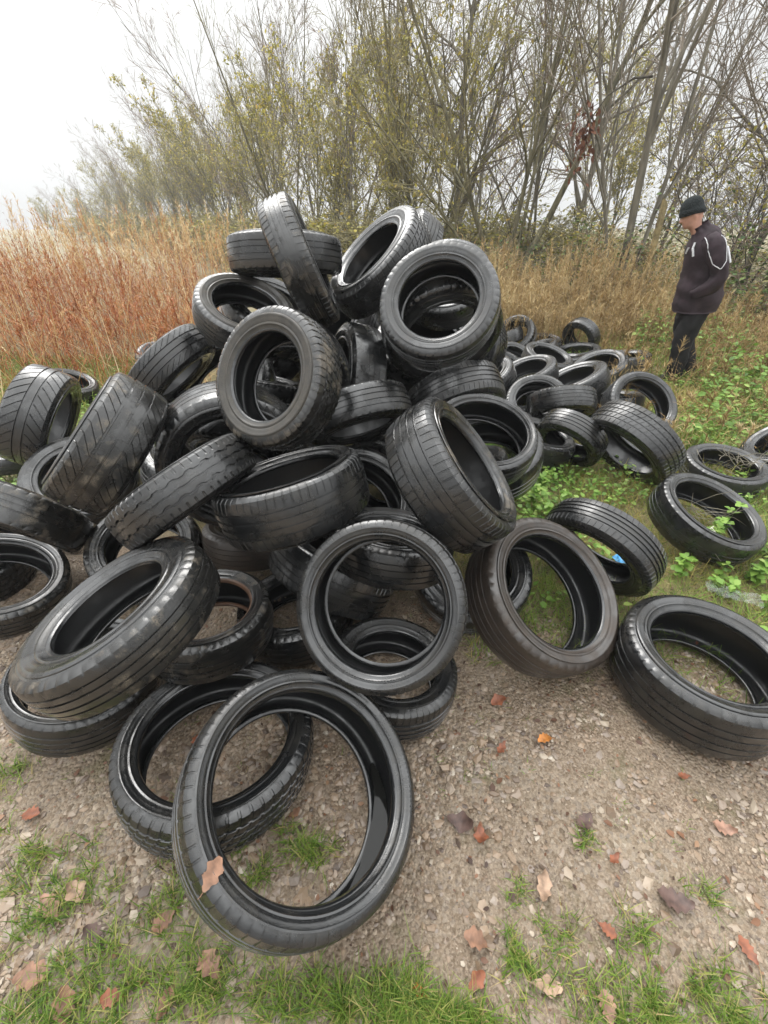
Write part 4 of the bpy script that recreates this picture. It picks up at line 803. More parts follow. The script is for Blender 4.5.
# withered leaf bunch still hanging on a twig
n = 170; q = np.stack([rng.normal(0, .12, n), rng.normal(0, .12, n), rng.normal(0, .24, n)], 1); D = rng.normal(size=(n, 3)); D[:, 2] -= 1.6
V, F, T = leaf_parts(q, D, rng.uniform(.06, .13, n), rng.random(n), .8)
bm_ = thing('hanging_branch', 'broken bough with a bunch of withered red-brown leaves', 'branch', Matrix.Translation((3.45, 9.8, 2.9)), None)
obj('leaves', mesh('leaves', V, F, M_RUST, tint=T), bm_)
Cb = np.array([[(1.02, .2, .75), (.7, .15, .72), (.3, .08, .5), (.0, 0, .1), (-.05, 0, -.2)]], float); V, F = tubes(Cb, np.array([[.02, .018, .014, .01, .006]]), 5)
obj('twig', mesh('twig', V, F, BARK['dark']), bm_)

# bramble thickets under the trees
SCRUB = tree_meshes(ring(16, .9, .55, .5), 2.6, .02, LVb, 'olive', 'olive', 1500, (.05, 2.6), lsize=(.05, .1))
def thicket(label, x, y, rx, ry, h, n, tint, nc=26):
    r = thing('bramble_bush', label, 'bush', Matrix.Translation((x, y, float(ground_z(x, y)))), 'bramble bushes under the trees')
    P = np.stack([rng.normal(0, .45*rx, nc), rng.normal(0, .45*ry, nc), np.full(nc, -.05)], 1); az = rng.uniform(0, 6.28, nc)
    D = np.stack([np.cos(az)*.5, np.sin(az)*.5, np.ones(nc)], 1); L = h*rng.uniform(1.0, 1.9, nc)
    C, R = grow(P, D, L, np.full(nc, .010), np.full(nc, .004), 8, .14, -.10)
    C2, R2 = grow(*children(C, R, L, 5, .3, 1, .8, .5, .7)[:2], np.repeat(L*.4, 5), np.full(nc*5, .006), np.full(nc*5, .003), 4, .2, -.05)
    V, F = tubes(C, R, 4); Vb, Fb = tubes(C2, R2, 3)
    obj('canes', mesh('canes', np.concatenate([V, Vb]), np.concatenate([F, Fb+len(V)]), TW['red'], False), r)
    t = np.concatenate([C[:, 1:].reshape(-1, 3), C2.reshape(-1, 3)]); t = t[t[:, 2] > .03]
    q = t[rng.integers(0, len(t), n)]+rng.normal(0, .07, (n, 3)); az = rng.uniform(0, 6.28, n)
    V, F, T = leaf_parts(q, np.stack([np.cos(az), np.sin(az), rng.uniform(-.6, .4, n)], 1), rng.uniform(.05, .10, n), np.clip(rng.normal(tint, .25, n), 0, 1), 1.1)
    obj('foliage', mesh('foliage', V, F, M_THICK, tint=T), r)
for i, (x, y, rx, ry, h, n, t) in enumerate([(2.2, 11.2, 1.2, .8, .9, 1300, .5), (3.9, 10.4, 1.1, .8, .95, 1700, .55), (5.6, 9.6, 1.0, .7, 1.0, 1700, .7), (6.7, 8.6, 1.0, .7, .95, 1800, .65), (7.6, 7.4, .9, .7, 1.1, 1800, .7), (8.4, 8.6, 1.0, .8, 1.5, 1800, .5), (9.6, 7.4, 1.0, .8, 1.5, 1600, .5), (7.0, 6.2, .8, .6, .7, 1300, .6), (.4, 12.6, 1.3, .8, .9, 1100, .5), (8.6, 6.2, .9, .7, .9, 1300, .5)]):
    thicket(f'green bramble bush at the foot of the wood, {ORDN[i]} bush' if False else ['bramble bush behind the straw, just right of the pile', 'green bramble behind the straw left of the wooden post', 'leafy bramble at the foot of the wooden post', 'bramble bush right behind the back of the man', 'olive bramble bush between the man and the right edge', 'tall dark bramble in front of the thorn bush', 'dark bramble cut by the right edge under the trees', 'low bramble to the right of the knees of the man', 'bramble bush hidden behind the top of the pile', 'low bramble at the right edge near the man'][i], x, y, rx, ry, h, n, t)

SP = [(-33, 58), (-27.5, 52.5), (-22.5, 47), (-18, 41.5), (-14.5, 37), (-11.6, 33.5), (-9.2, 30), (-7.4, 27), (-5.8, 24.5), (-4.4, 22), (-3.0, 19.5), (-1.9, 17.6), (-.8, 16), (.6, 15), (2.0, 14.6), (3.4, 14.4), (5.2, 14.2), (7.4, 13.6)]
for i, (x, y) in enumerate(SP):
    s_ = 1.15+.012*y
    r = thing('scrub_bush', f'brown leafy scrub at the foot of the treeline, {ORDN[i]} from left', 'bush', Matrix.Translation((x, y, float(ground_z(x, y)))) @ Matrix.Rotation(i*1.7, 4, 'Z') @ Matrix.Diagonal((s_*1.3, s_*1.3, s_*random.uniform(.4, .7), 1)), 'scrub along the treeline')
    obj('trunk', SCRUB[0], r); c = obj('crown', SCRUB[1], r); obj('leaves', SCRUB[2], c)
# ------------------------------------------------------------------ the man
def loft(path, rx, ry, n=28, cap=(True, True), wr=0.0, seed=1, fwd=(1, 0, 0), sub=4):
    """rings along path; rx along fwd, ry across. returns V, F and a surface function s(phi, t)"""
    path = np.array(path, float); k = len(path); tt = np.linspace(0, k-1, (k-1)*sub+1)
    def cr(a):
        a = np.asarray(a, float); o = []
        for t in tt:
            i = min(int(t), k-2); f = t-i; p0, p1, p2, p3 = a[max(i-1, 0)], a[i], a[i+1], a[min(i+2, k-1)]
            o.append(.5*((2*p1)+(-p0+p2)*f+(2*p0-5*p1+4*p2-p3)*f*f+(-p0+3*p1-3*p2+p3)*f**3))
        return np.array(o)
    C = cr(path); RX = np.maximum(cr(rx), .004); RY = np.maximum(cr(ry), .004)
    d = unit(np.gradient(C, axis=0)); fw = np.broadcast_to(np.array(fwd, float), d.shape); y = unit(np.cross(d, fw)); x = np.cross(y, d)
    def S(phi, t):
        i = np.clip(np.asarray(t)*(len(C)-1), 0, len(C)-1.001); a = i.astype(int); f = (i-a)[..., None]
        c = C[a]*(1-f)+C[a+1]*f; xx = x[a]; yy = y[a]; r1 = (RX[a]*(1-f[..., 0])+RX[a+1]*f[..., 0])[..., None]; r2 = (RY[a]*(1-f[..., 0])+RY[a+1]*f[..., 0])[..., None]
        return c+xx*(r1*np.cos(phi)[..., None])+yy*(r2*np.sin(phi)[..., None])
    ph = np.arange(n)*2*np.pi/n
    PH, T = np.meshgrid(ph, np.linspace(0, 1, len(C)), indexing='xy')
    V = S(PH, T)
    if wr:
        nrm = unit(V-C[:, None]); a = vnoise(PH*2.2+V[..., 2]*5, V[..., 2]*16+PH, 1, seed)-.5; V = V+nrm*(a*wr)[..., None]
    nr = len(C); V = V.reshape(-1, 3); F = [grid_faces(nr, n, wrap_j=True)]
    T3 = []
    if cap[0]: V = np.concatenate([V, C[:1]]); j = np.arange(n); T3.append(np.stack([(j+1) % n, j, np.full(n, len(V)-1)], 1))
    if cap[1]: V = np.concatenate([V, C[-1:]]); j = np.arange(n)+(nr-1)*n; T3.append(np.stack([j, (nr-1)*n+(np.arange(n)+1) % n, np.full(n, len(V)-1)], 1))
    return V, F+T3, S
def joinm(parts):
    Vs, F3, F4, off = [], [], [], 0
    for V, Fs in parts:
        for f in Fs: (F3 if f.shape[1] == 3 else F4).append(f+off)
        Vs.append(V); off += len(V)
    return np.concatenate(Vs), [np.concatenate(x) for x in (F3, F4) if x]
PX, PY = 3.56, 5.30
man = thing('person', 'man in black beanie and dark white-striped jacket, looking down, hands in pockets', 'person', Matrix.Translation((PX, PY, float(ground_z(PX, PY))-.01)) @ Matrix.Rotation(math.radians(164), 4, 'Z'))
skin = plain('weathered_skin', (.50, .27, .20), .5, .06, 20)
jack = plain('dark_jacket_cloth', (.030, .019, .024), .7, .2, 14, .25, bump=.35); trou = plain('charcoal_trousers', (.014, .0135, .014), .85, .2, 12, .2, bump=.3)
wool = plain('black_wool', (.010, .014, .015), .95, .3, 160, bump=.8); white = plain('white_piping', (.6, .6, .62), .6, .04); shoe = plain('black_shoe_leather', (.02, .018, .016), .5)
# head and neck: rings up the head axis, face bumps towards +X
tilt = math.radians(27); hc = np.array([.33, 0, 1.56])
zz = np.array([-.10, -.06, -.02, .0, .02, .035, .05, .065, .08, .095, .11, .125, .14, .155, .17, .185, .2, .215, .228, .238, .244])
wid = np.array([.062, .058, .056, .057, .06, .062, .064, .067, .070, .072, .0735, .075, .0765, .077, .077, .075, .070, .060, .045, .026, .006])
fro = np.array([.05, .045, .045, .055, .075, .088, .092, .093, .094, .095, .096, .096, .098, .100, .098, .094, .086, .074, .055, .031, .006])
bak = np.array([.07, .066, .062, .062, .064, .068, .074, .082, .088, .092, .095, .098, .100, .101, .100, .097, .090, .078, .06, .035, .006])
n = 40; ph = np.arange(n)*2*np.pi/n; rows = []
for i, z in enumerate(zz):
    c, s = np.cos(ph), np.sin(ph); x = np.where(c > 0, fro[i]*c, bak[i]*c); y = wid[i]*s
    g = lambda p0, z0, sp, sz: np.exp(-((np.angle(np.exp(1j*(ph-p0)))/sp)**2+((z-z0)/sz)**2))
    bump = .026*g(0, .094, .22, .014)+.016*g(0, .112, .18, .016)+.010*g(0, .060, .3, .010)+.007*g(0, .045, .35, .008)+.018*g(0, .022, .4, .014)-.012*g(.42, .122, .22, .012)-.012*g(-.42, .122, .22, .012)+.006*g(0, .143, .7, .010)
    bump += .020*(g(1.62, .105, .13, .028)+g(-1.62, .105, .13, .028))
    r = np.stack([x, y], 1); ln = np.linalg.norm(r, axis=1, keepdims=True); r = r*(1+bump[:, None]/np.maximum(ln, .02)*(1 if i < 19 else 0))
    rows.append(np.stack([r[:, 0], r[:, 1], np.full(n, z)], 1))
V = np.array(rows); ca, sa = math.cos(tilt), math.sin(tilt)
Vh = V.copy(); w_ = smoothstep(-.1, .02, V[..., 2]); ang = tilt*w_
Vh[..., 0] = V[..., 0]*np.cos(ang)+V[..., 2]*np.sin(ang); Vh[..., 2] = -V[..., 0]*np.sin(ang)+V[..., 2]*np.cos(ang); Vh += hc
Vh[0, :, 0] -= .06; Vh[1, :, 0] -= .03
obj('body', mesh('body', Vh.reshape(-1, 3), grid_faces(len(zz), n, wrap_j=True), skin), man)
def headpt(x, y, z): return np.array([x*ca+z*sa, y, -x*sa+z*ca])+hc
# beanie: dome with a turned-up cuff
cuff = [(.122, .105, .106, .083), (.122, .112, .113, .090), (.150, .114, .116, .092), (.168, .112, .115, .091), (.170, .106, .109, .085), (.20, .102, .106, .083), (.225, .094, .098, .076), (.248, .080, .084, .064), (.266, .060, .064, .048), (.278, .035, .04, .028), (.282, .003, .003, .003)]
rows = []
for z, f, bk_, wd in cuff:
    c, s = np.cos(ph), np.sin(ph); z_ = z+.014*c*(1 if z < .18 else 0)-.02*(c < 0)*np.abs(c)*(z < .18); rib = 1+.012*np.sin(ph*20)
    x = np.where(c > 0, f*c, bk_*c)*rib; rows.append(np.stack([x*ca+z_*sa, wd*s*rib, -x*sa+z_*ca], 1)+hc)
obj('beanie', mesh('beanie', np.array(rows).reshape(-1, 3), grid_faces(len(rows), n, wrap_j=True), wool), man)
# jacket
tor = [(.05, 0, .765), (.06, 0, .87), (.08, 0, 1.0), (.10, 0, 1.14), (.14, 0, 1.28), (.18, 0, 1.40), (.22, 0, 1.48), (.26, 0, 1.535), (.29, 0, 1.575)]
tV, tF, tS = loft(tor, [.20, .225, .215, .195, .18, .165, .135, .08, .073], [.235, .245, .235, .235, .24, .235, .175, .085, .078], 36, wr=.035, seed=3, cap=(True, False))
ap = lambda s: [(.20, s*.15, 1.455), (.155, s*.225, 1.40), (.09, s*.262, 1.28), (.03, s*.275, 1.16), (.05, s*.27, 1.06), (.12, s*.235, .99), (.17, s*.175, .95)]
parts = [(tV, tF)]; aS = None
for s in (1, -1):
    aV, aF, S_ = loft(ap(s), [.07, .09, .085, .08, .078, .068, .055], [.07, .088, .08, .076, .074, .066, .055], 20, wr=.026, seed=5+s); parts.append((aV, aF))
    if s > 0: aS = S_
V, F = joinm(parts); jk = obj('jacket', mesh('jacket', V, F, jack), man)
def strip(S, pts, rad, off=.004):
    pts = np.array(pts, float); t = np.linspace(0, len(pts)-1, 40); ph_ = np.interp(t, np.arange(len(pts)), pts[:, 0]); tv = np.interp(t, np.arange(len(pts)), pts[:, 1])
    C = S(ph_, tv); Cc = (S(ph_, tv)+S(ph_+np.pi, tv))/2; C = C+unit(C-Cc)*off
    return tubes(C[None], np.full((1, 40), rad), 5)
# which angle on the sleeve looks outwards (+Y)?
pp = np.linspace(0, 2*np.pi, 64); yo = aS(pp, np.full(64, .3))[:, 1]; p_out = pp[int(np.argmax(yo))]; xo = aS(np.array([p_out+.9]), np.array([.3]))[0, 0] > aS(np.array([p_out-.9]), np.array([.3]))[0, 0]
sg = 1 if xo else -1
a = strip(aS, [(p_out+sg*1.0, .02), (p_out+sg*1.0, .2), (p_out+sg*.75, .36), (p_out+sg*.1, .44), (p_out-sg*.6, .38), (p_out-sg*1.0, .2), (p_out-sg*1.1, .02)], .0042, .005)
Vp, Fp = joinm([(a[0], [a[1]])]); obj('piping', mesh('piping', Vp, Fp, white), jk)
pt = np.linspace(0, 2*np.pi, 64); yo = tS(pt, np.full(64, .55)); q_left = pt[int(np.argmax(yo[:, 1]))]; q_front = pt[int(np.argmax(yo[:, 0]))]
dq = np.angle(np.exp(1j*(q_front-q_left)))
b1 = strip(tS, [(q_left+dq*.52, .74), (q_left+dq*.60, .66), (q_left+dq*.56, .56)], .012, .012); b2 = strip(tS, [(q_left+dq*.78, .68), (q_left+dq*.86, .60)], .010, .012)
c1 = strip(aS, [(p_out-sg*1.55, .24), (p_out-sg*1.25, .34), (p_out-sg*1.1, .42)], .011, .008); c2 = strip(aS, [(p_out-sg*1.9, .22), (p_out-sg*1.9, .27)], .020, .004)
Vp, Fp = joinm([(x[0], [x[1]]) for x in (b1, b2, c1, c2)]); obj('white_flash', mesh('white_flash', Vp, Fp, white), jk)
# trousers: two legs meeting at the seat
parts = [loft([(.05, 0, .70), (.055, 0, .80), (.06, 0, .92)], [.13, .145, .14], [.17, .185, .18], 28)[:2]]
for s, kx, fx in ((1, .08, .05), (-1, .02, -.14)):
    parts.append(loft([(.05, s*.09, .84), (.06, s*.10, .66), (kx, s*.105, .48), ((kx+fx)/2, s*.10, .28), (fx, s*.10, .10), (fx+.01, s*.10, .05)], [.13, .118, .108, .10, .095, .10], [.115, .11, .10, .094, .09, .094], 22, wr=.034, seed=9+s)[:2])
V, F = joinm(parts); obj('trousers', mesh('trousers', V, F, trou), man)
for s, fx in ((1, .05), (-1, -.14)):
    V, F, _ = loft([(fx-.08, s*.10, .045), (fx-.05, s*.10, .05), (fx+.03, s*.10, .05), (fx+.12, s*.105, .035), (fx+.19, s*.11, .028)], [.03, .05, .055, .036, .018], [.03, .04, .042, .048, .025], 16, fwd=(0, 0, 1)); obj('shoe', mesh('shoe', V, F, shoe), man)
# ------------------------------------------------------------------ post, litter, fallen leaves
def boxm(sx, sy, sz, bev=.004, seg=2):
    bm = bmesh.new(); bmesh.ops.create_cube(bm, size=1); bmesh.ops.scale(bm, vec=(sx, sy, sz), verts=bm.verts)
    bmesh.ops.bevel(bm, geom=list(bm.edges), offset=bev, segments=seg, affect='EDGES'); return bm
def bm_obj(name, bm, mat, parent=None):
    me = bpy.data.meshes.new(name); bm.to_mesh(me); bm.free(); me.materials.append(mat); return obj(name, me, parent)
wood = plain('weathered_yellow_wood', (.22, .175, .085), .8, .25, 12, bump=.5)
p = thing('wooden_post', 'weathered yellowish wooden post standing in the brambles behind the man', 'post', Matrix.Translation((4.85, 9.0, float(ground_z(4.85, 9))-.05)) @ Matrix.Rotation(math.radians(-2), 4, 'Y'))
bm = boxm(.085, .085, 1.95, .010)
for v in bm.verts:
    if v.co.z > .9: v.co.z -= .06*(v.co.x/.055) + .02
    v.co.x += .006*math.sin(v.co.z*5); v.co.z += .975
bmesh.ops.subdivide_edges(bm, edges=[e for e in bm.edges if abs(e.verts[0].co.z-e.verts[1].co.z) > 1], cuts=8)
bm_obj('post', bm, wood, p)
bm = boxm(.012, .012, .05, .002); bm_obj('staple', bm, plain('rusty_iron', (.12, .06, .035), .7), p).location = (-.06, 0, 1.6)
def leaf_mesh(L, wide, lobes, curl, fold, seed):
    r = np.random.default_rng(seed); n = 26; t = np.linspace(0, 1, n)
    w = wide*np.sin(np.pi*np.clip(t, .015, .985))**.6*(1+.20*np.sin(lobes*2*np.pi*t+1))*(.7+.5*t)
    rows = []
    for k in range(n):
        x = (t[k]-.5)*L
        for j, f in enumerate((-1, -.5, 0, .5, 1)):
            y = f*w[k]*L*(1+.04*r.normal()*(abs(f) == 1)); z = fold*abs(f)*w[k]*L+curl*L*((t[k]-.45)**2*2.2+.35*f*(t[k]-.5))+.006*L*r.normal()
            rows.append((x, y, z))
    V = np.array(rows); F = grid_faces(n, 5)
    st = np.array([[(-.5*L, 0, 0), (-.62*L, .02*L, .01*L), (-.72*L, .06*L, 0)]]); sv, sf = tubes(st, np.array([[.0012, .001, .0009]]), 4)
    V[:, 2] -= V[:, 2].min()
    return np.concatenate([V, sv]), [F, sf+len(V)]
def leaf_mat(name, a, b_): return plain(name, a, .5, .22, 45, .4)
LM = {'orange': leaf_mat('orange_leaf', (.40, .15, .03), 0), 'rust': leaf_mat('rust_leaf', (.20, .07, .035), 0), 'brown': leaf_mat('brown_leaf', (.19, .10, .06), 0), 'pink': leaf_mat('pinkish_leaf', (.25, .14, .095), 0), 'dark': leaf_mat('dark_leaf', (.09, .055, .045), 0), 'pale': leaf_mat('pale_buff_leaf', (.30, .20, .135), 0)}
FL = [('orange', .61, .87, .085, 'bright orange leaf lying alone on the gravel'), ('rust', .47, 1.03, .085, 'rust-red leaf near the foot of the round clean tyre'), ('rust', .44, .84, .07, 'small rust leaf left of the bright orange leaf'),
      ('dark', .25, .60, .11, 'dark curled leaf on the gravel right of the foremost ring'), ('rust', .31, .56, .075, 'rust leaf touching the dark curled leaf'), ('rust', .71, .50, .06, 'reddish leaf at the upper right gravel, beside small stones'),
      ('pink', 1.10, .58, .085, 'broad pinkish leaf on the gravel below the large flat tyre'), ('rust', 1.06, .74, .06, 'red-brown leaf just below the large flat tyre'), ('rust', .98, .30, .075, 'rust leaf near the lower right corner'),
      ('pale', .47, .43, .10, 'pale buff oak leaf in the middle of the bare gravel'), ('rust', .62, .34, .06, 'small rust-brown leaf right of the pale buff oak leaf'), ('dark', .66, .60, .09, 'dark twisted leaf by a grass tuft on the gravel'),
      ('dark', .84, .40, .12, 'long dark leaf on the wet gravel at the right'), ('orange', .09, .225, .05, 'orange-brown leaf in the grass under the foremost ring'), ('pale', .42, .235, .10, 'pale oak leaf at the bottom edge, centre right'), ('pink', .56, .20, .075, 'pinkish oak leaf at the bottom edge beside the pale one'),
      ('rust', .24, .245, .07, 'rust leaf at the grass edge between two tufts'), ('brown', .25, .32, .085, 'brown leaf at the edge of the grass, lower centre'), ('pink', -.46, .27, .10, 'pinkish-brown leaf just below left of the foremost ring'), ('rust', -1.17, .62, .075, 'rust leaf on the gravel at the left edge'),
      ('brown', -.62, .36, .08, 'brown leaf in the patchy grass left of the foremost ring'), ('dark', -.80, .33, .08, 'dark leaf between grass tufts at the lower left'), ('brown', -.55, .205, .08, 'brown oak leaf at the bottom edge, left of centre'),
      ('pale', -.90, .42, .09, 'pale leaf on the grass edge at the left'), ('pink', -.96, .39, .11, 'large pinkish leaf at the left beside the pale leaf'), ('brown', -.92, .25, .11, 'large brown leaf in the grass at the lower left'), ('rust', -.69, .215, .07, 'dark red leaf in the grass at the bottom left'), ('brown', -.80, .20, .10, 'brown curled leaf near the bottom left corner'),
      ('brown', -.30, .62, .06, 'brown leaf on the gravel seen through the foremost ring'), ('rust', -.70, .86, .085, 'rust leaf lying inside the hole of the second ring'), ('rust', 1.42, 1.33, .12, 'reddish-brown leaf inside the hole of the large flat tyre'), ('pink', .73, 1.62, .09, 'pinkish leaf seen through the brown ring tyre'), ('rust', 1.2, 2.25, .08, 'rust leaf in the grass under the block-tread tyre')]
for i, (c, x, y, s, lab) in enumerate(FL):
    V, F = leaf_mesh(s*.78, random.uniform(.24, .36), random.choice([2, 3, 4]), random.uniform(-.3, .5), random.uniform(.05, .35), i)
    o = obj('fallen_leaf', mesh('fallen_leaf', V, F, LM[c])); o.location = (x, y, float(ground_z(x, y))+.012); o.rotation_euler = (random.uniform(-.25, .25), random.uniform(-.25, .25), random.uniform(0, 6.28))
    tag(o, lab, 'leaf', 'fallen leaves on the ground')
def on_tyre(k, u, v, f_out=.9):
    """a point on the near sidewall of tyre k closest to the line of sight of (u, v) - used to rest a leaf on it"""
    c, n, R, W, rb = TYRES[k]; c = np.array(c); nn = unit(np.array(n)); a = unit(np.cross(nn, [0, .3, 1])); b2 = np.cross(nn, a); best = None
    for th in np.linspace(0, 6.28, 200):
        for rr in (f_out*R,):
            q = c+nn*W*.5+rr*(a*math.cos(th)+b2*math.sin(th)); d = q-np.array([0, 0, H_CAM]); fz = d[1]*math.cos(PITCH)-d[2]*math.sin(PITCH); uy = d[1]*math.sin(PITCH)+d[2]*math.cos(PITCH)
            e = math.hypot(384+F_PX*d[0]/fz-u, 512-F_PX*uy/fz-v)
            if best is None or e < best[0]: best = (e, q, nn)
    return best[1], best[2]
V, F = leaf_mesh(.065, .3, 3, .1, .1, 77); o = obj('fallen_leaf', mesh('fallen_leaf', V, F, LM['brown'])); q, nn = on_tyre(32, 206, 878)
o.rotation_mode = 'QUATERNION'; o.rotation_quaternion = Vector((0, 0, 1)).rotation_difference(Vector(nn)) @ Matrix.Rotation(1.3, 3, 'Z').to_quaternion(); o.location = Vector(q)+Vector(nn)*.004
tag(o, 'brown leaf stuck to the sidewall of the foremost ring', 'leaf', 'fallen leaves on the ground')
# rain water lying in the low side of the foremost ring
c, n_, R, W, rb = TYRES[32]; c = np.array(c); n_ = unit(np.array(n_)); hw = W/2
dn = np.array([n_[0], n_[1], 0])*1.0; rad = unit(dn-n_*(dn@n_)); rad = rad if rad[2] < 0 else -rad      # downhill direction inside the tyre plane
lvl = (c+rad*rb-n_*.66*hw)[2]-.002
g_ = np.arange(-.34, .34, .004); GX, GY = np.meshgrid(g_, g_, indexing='ij'); Q = np.stack([c[0]+GX, c[1]+GY, np.full(GX.shape, lvl)], -1)
d_ = Q-c; hh = d_@n_; rh = np.linalg.norm(d_-hh[..., None]*n_, axis=-1); ok = (rh > rb-.001) & (rh < R-.019) & (hh < .74*hw) & (hh > -.88*hw) & ((d_@rad) > 0)
fi = np.argwhere(ok[:-1, :-1] & ok[1:, :-1] & ok[:-1, 1:] & ok[1:, 1:]); m_ = len(g_); a_ = fi[:, 0]*m_+fi[:, 1]
if len(fi):
    F = np.stack([a_, a_+m_, a_+m_+1, a_+1], 1); us_, inv = np.unique(F, return_inverse=True)
    wm_, wn_, wb_ = new_mat('dark_rain_water'); wb_.inputs['Base Color'].default_value = (.012, .012, .011, 1); wb_.inputs['Roughness'].default_value = .03; wb_.inputs['IOR'].default_value = 1.33
    o = obj('puddle', mesh('puddle', Q.reshape(-1, 3)[us_], inv.reshape(-1, 4), wm_)); tag(o, 'rainwater pooled in the low side of the foremost ring', 'puddle')
# litter
def crumple(name, nx, ny, sx, sy, amp, mat, seed, fold=0.0):
    X_, Y_ = np.meshgrid(np.linspace(-.5, .5, nx)*sx, np.linspace(-.5, .5, ny)*sy, indexing='ij')
    Z_ = amp*(vnoise(X_, Y_, 40, seed)*1.2+vnoise(X_, Y_, 90, seed+1)*.6)+fold*np.abs(Y_)
    return mesh(name, np.stack([X_+amp*.4*(vnoise(X_, Y_, 50, seed+2)-.5), Y_, Z_], -1).reshape(-1, 3), grid_faces(nx, ny), mat, False)
pk = thing('crisp_packet', 'crumpled blue and white packet under the arched sipe tyre', 'litter', Matrix.Translation((1.35, 1.89, .03)) @ Matrix.Rotation(.5, 4, 'Z') @ Matrix.Rotation(.5, 4, 'X'))
obj('blue_panel', crumple('blue_panel', 12, 10, .09, .07, .02, plain('blue_foil', (.06, .28, .55), .3, .2, 40), 3), pk)
o = obj('white_panel', crumple('white_panel', 10, 10, .06, .07, .02, plain('white_foil', (.75, .76, .78), .3, .05), 6), pk); o.location = (.074, 0, .002)
o = obj('plastic_film', crumple('plastic_film', 26, 12, .24, .09, .028, plain('pale_clear_plastic', (.42, .45, .43), .18, .08, 20, .6, 0, .22), 9)); o.location = (1.80, 1.60, .03); o.rotation_euler = (0, 0, -.5); tag(o, 'strip of pale crumpled plastic film in the grass above the large flat tyre', 'litter')
def cup(name, label, loc, s, col, rot):
    t_ = thing(name, label, 'litter', Matrix.Translation(loc) @ Matrix.Rotation(rot, 4, 'Z') @ Matrix.Rotation(.5, 4, 'X'))
    bm = boxm(s*.8, s*.6, s, s*.06)
    for v in bm.verts: k = 1+.14*v.co.z/s; v.co.x *= k; v.co.y *= k
    bm_obj('carton_body', bm, plain(name+'_card', col, .5, .05), t_)
    bm = boxm(s*.84, s*.08, s*.3, s*.02); bm_obj('flap', bm, plain(name+'_flap', tuple(c*.9 for c in col), .5, .05), t_).location = (0, s*.3, s*.55)
    return t_
cup('white_carton', 'small white carton lying inside the tilted tyre with twigs', (1.90, 2.02, .13), .055, (.78, .74, .66), .6)
cup('foam_scrap', 'scrap of pale foam caught inside the wide grey-sidewall tyre', (-.86, 3.05, 1.02), .06, (.66, .52, .42), .2)
# dead twigs lying in two of the tyres
for k, (lab, x, y, z, m) in enumerate([('dead twigs strewn across the flat tyre at the right', 2.54, 2.80, .19, 22), ('dead twigs poking out of the tilted tyre among the leaves', 1.86, 2.12, .20, 16), ('dry twigs caught in the open tyre below the man', 2.2, 3.55, .2, 14)]):
    P = np.stack([rng.normal(0, .10, m), rng.normal(0, .08, m), rng.uniform(-.04, .05, m)], 1); D = rng.normal(size=(m, 3)); D[:, 2] = np.abs(D[:, 2])*.35
    C, R = grow(P, D, rng.uniform(.15, .32, m), np.full(m, .0026), np.full(m, .0012), 5, .2, -.02); V, F = tubes(C, R, 4)
    o = obj('dead_twigs', mesh('dead_twigs', V, F, BARK['grey'], False)); o.location = (x, y, z); tag(o, lab, 'twigs', kind='stuff')
# ------------------------------------------------------------------ the damp air
hz = bpy.data.materials.new('damp_air'); hz.use_nodes = True; nt = hz.node_tree; nt.nodes.remove(nt.nodes['Principled BSDF'])
pv = N(nt, 'ShaderNodeVolumePrincipled'); pv.inputs['Color'].default_value = (.97, .98, .99, 1); pv.inputs['Density'].default_value = HAZE; pv.inputs['Anisotropy'].default_value = .1
nt.links.new(pv.outputs[0], nt.nodes['Material Output'].inputs['Volume'])
bm = bmesh.new(); bmesh.ops.create_cube(bm, size=1)
for v in bm.verts: v.co = Vector((v.co.x*290, v.co.y*290+1, v.co.z*18+7))
ho = bm_obj('haze', bm, hz); tag(ho, kind='stuff')
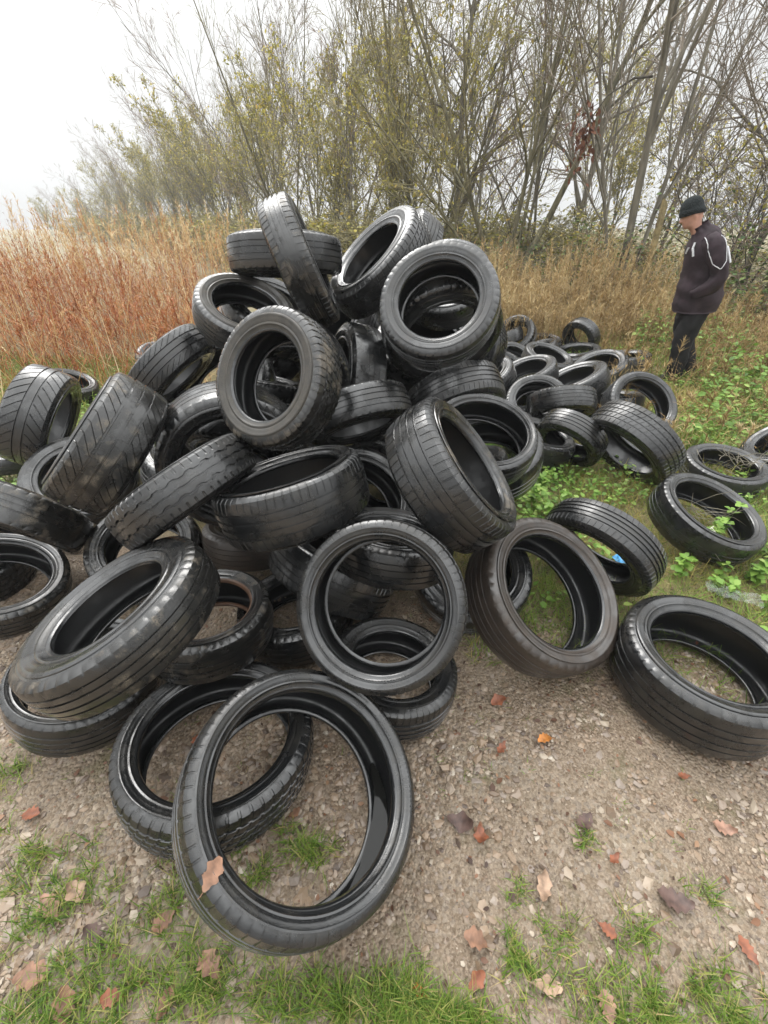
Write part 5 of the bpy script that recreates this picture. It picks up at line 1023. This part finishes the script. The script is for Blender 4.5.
# ------------------------------------------------------------------ camera, light, sky
cam = bpy.data.cameras.new('camera'); co = bpy.data.objects.new('camera', cam); COL.objects.link(co)
cam.sensor_fit = 'VERTICAL'; cam.sensor_height = 36.0; cam.lens = 36.0*F_PX/1024.0
cam.clip_start = .02; cam.clip_end = 2000
co.location = (0, 0, H_CAM); co.rotation_euler = (math.pi/2-PITCH, 0, 0)
SC.camera = co
w = bpy.data.worlds.new('World'); SC.world = w; w.use_nodes = True
nt = w.node_tree; bg = nt.nodes['Background']
sky = N(nt, 'ShaderNodeTexSky'); sky.sky_type = 'NISHITA'; sky.sun_disc = False
SUN_EL, SUN_AZ = math.radians(48), math.radians(-25)
sky.sun_elevation = SUN_EL; sky.sun_rotation = SUN_AZ
sky.air_density = .6; sky.dust_density = 6; sky.ozone_density = .3
hs = N(nt, 'ShaderNodeHueSaturation'); hs.inputs['Saturation'].default_value = .10
nt.links.new(sky.outputs[0], hs.inputs['Color'])
# an even cloud deck takes most of the clear-sky contrast away
# (overcast: brighter towards the zenith)
tc = N(nt, 'ShaderNodeTexCoord'); sz = N(nt, 'ShaderNodeSeparateXYZ'); nt.links.new(tc.outputs['Generated'], sz.inputs[0])
zr = N(nt, 'ShaderNodeMapRange'); zr.inputs[1].default_value = .22; zr.inputs[2].default_value = 1; zr.inputs[3].default_value = .56; zr.inputs[4].default_value = 2.6; nt.links.new(sz.outputs['Z'], zr.inputs[0])
dk = N(nt, 'ShaderNodeVectorMath', operation='SCALE'); dk.inputs[0].default_value = (SKY_LEVEL*.985, SKY_LEVEL, SKY_LEVEL); nt.links.new(zr.outputs[0], dk.inputs['Scale'])
cl = mixc(nt, .85, hs.outputs[0], dk.outputs[0])
nt.links.new(cl, bg.inputs['Color']); bg.inputs['Strength'].default_value = .1
sun = bpy.data.lights.new('sun', 'SUN'); sun.energy = 1.3; sun.angle = math.radians(35); sun.color = (1, .97, .93)
so = bpy.data.objects.new('sun', sun); COL.objects.link(so)
# sky texture azimuth: rotation 0 = +Y, turning clockwise
d = Vector((math.sin(SUN_AZ)*math.cos(SUN_EL), math.cos(SUN_AZ)*math.cos(SUN_EL), math.sin(SUN_EL)))
so.rotation_euler = (-d).to_track_quat('-Z', 'Y').to_euler(); so.location = (0, 0, 30)
v = SC.view_settings; v.view_transform = 'Standard'; v.look = 'None'; v.gamma = 1; v.use_curve_mapping = False
v.exposure = EXPOSURE
SC.cycles.max_bounces = 6; SC.cycles.diffuse_bounces = 3; SC.cycles.glossy_bounces = 3; SC.cycles.transmission_bounces = 2
SC.cycles.transparent_max_bounces = 4; SC.cycles.volume_bounces = 0
SC.cycles.caustics_reflective = False; SC.cycles.caustics_refractive = False
SC.cycles.use_denoising = True
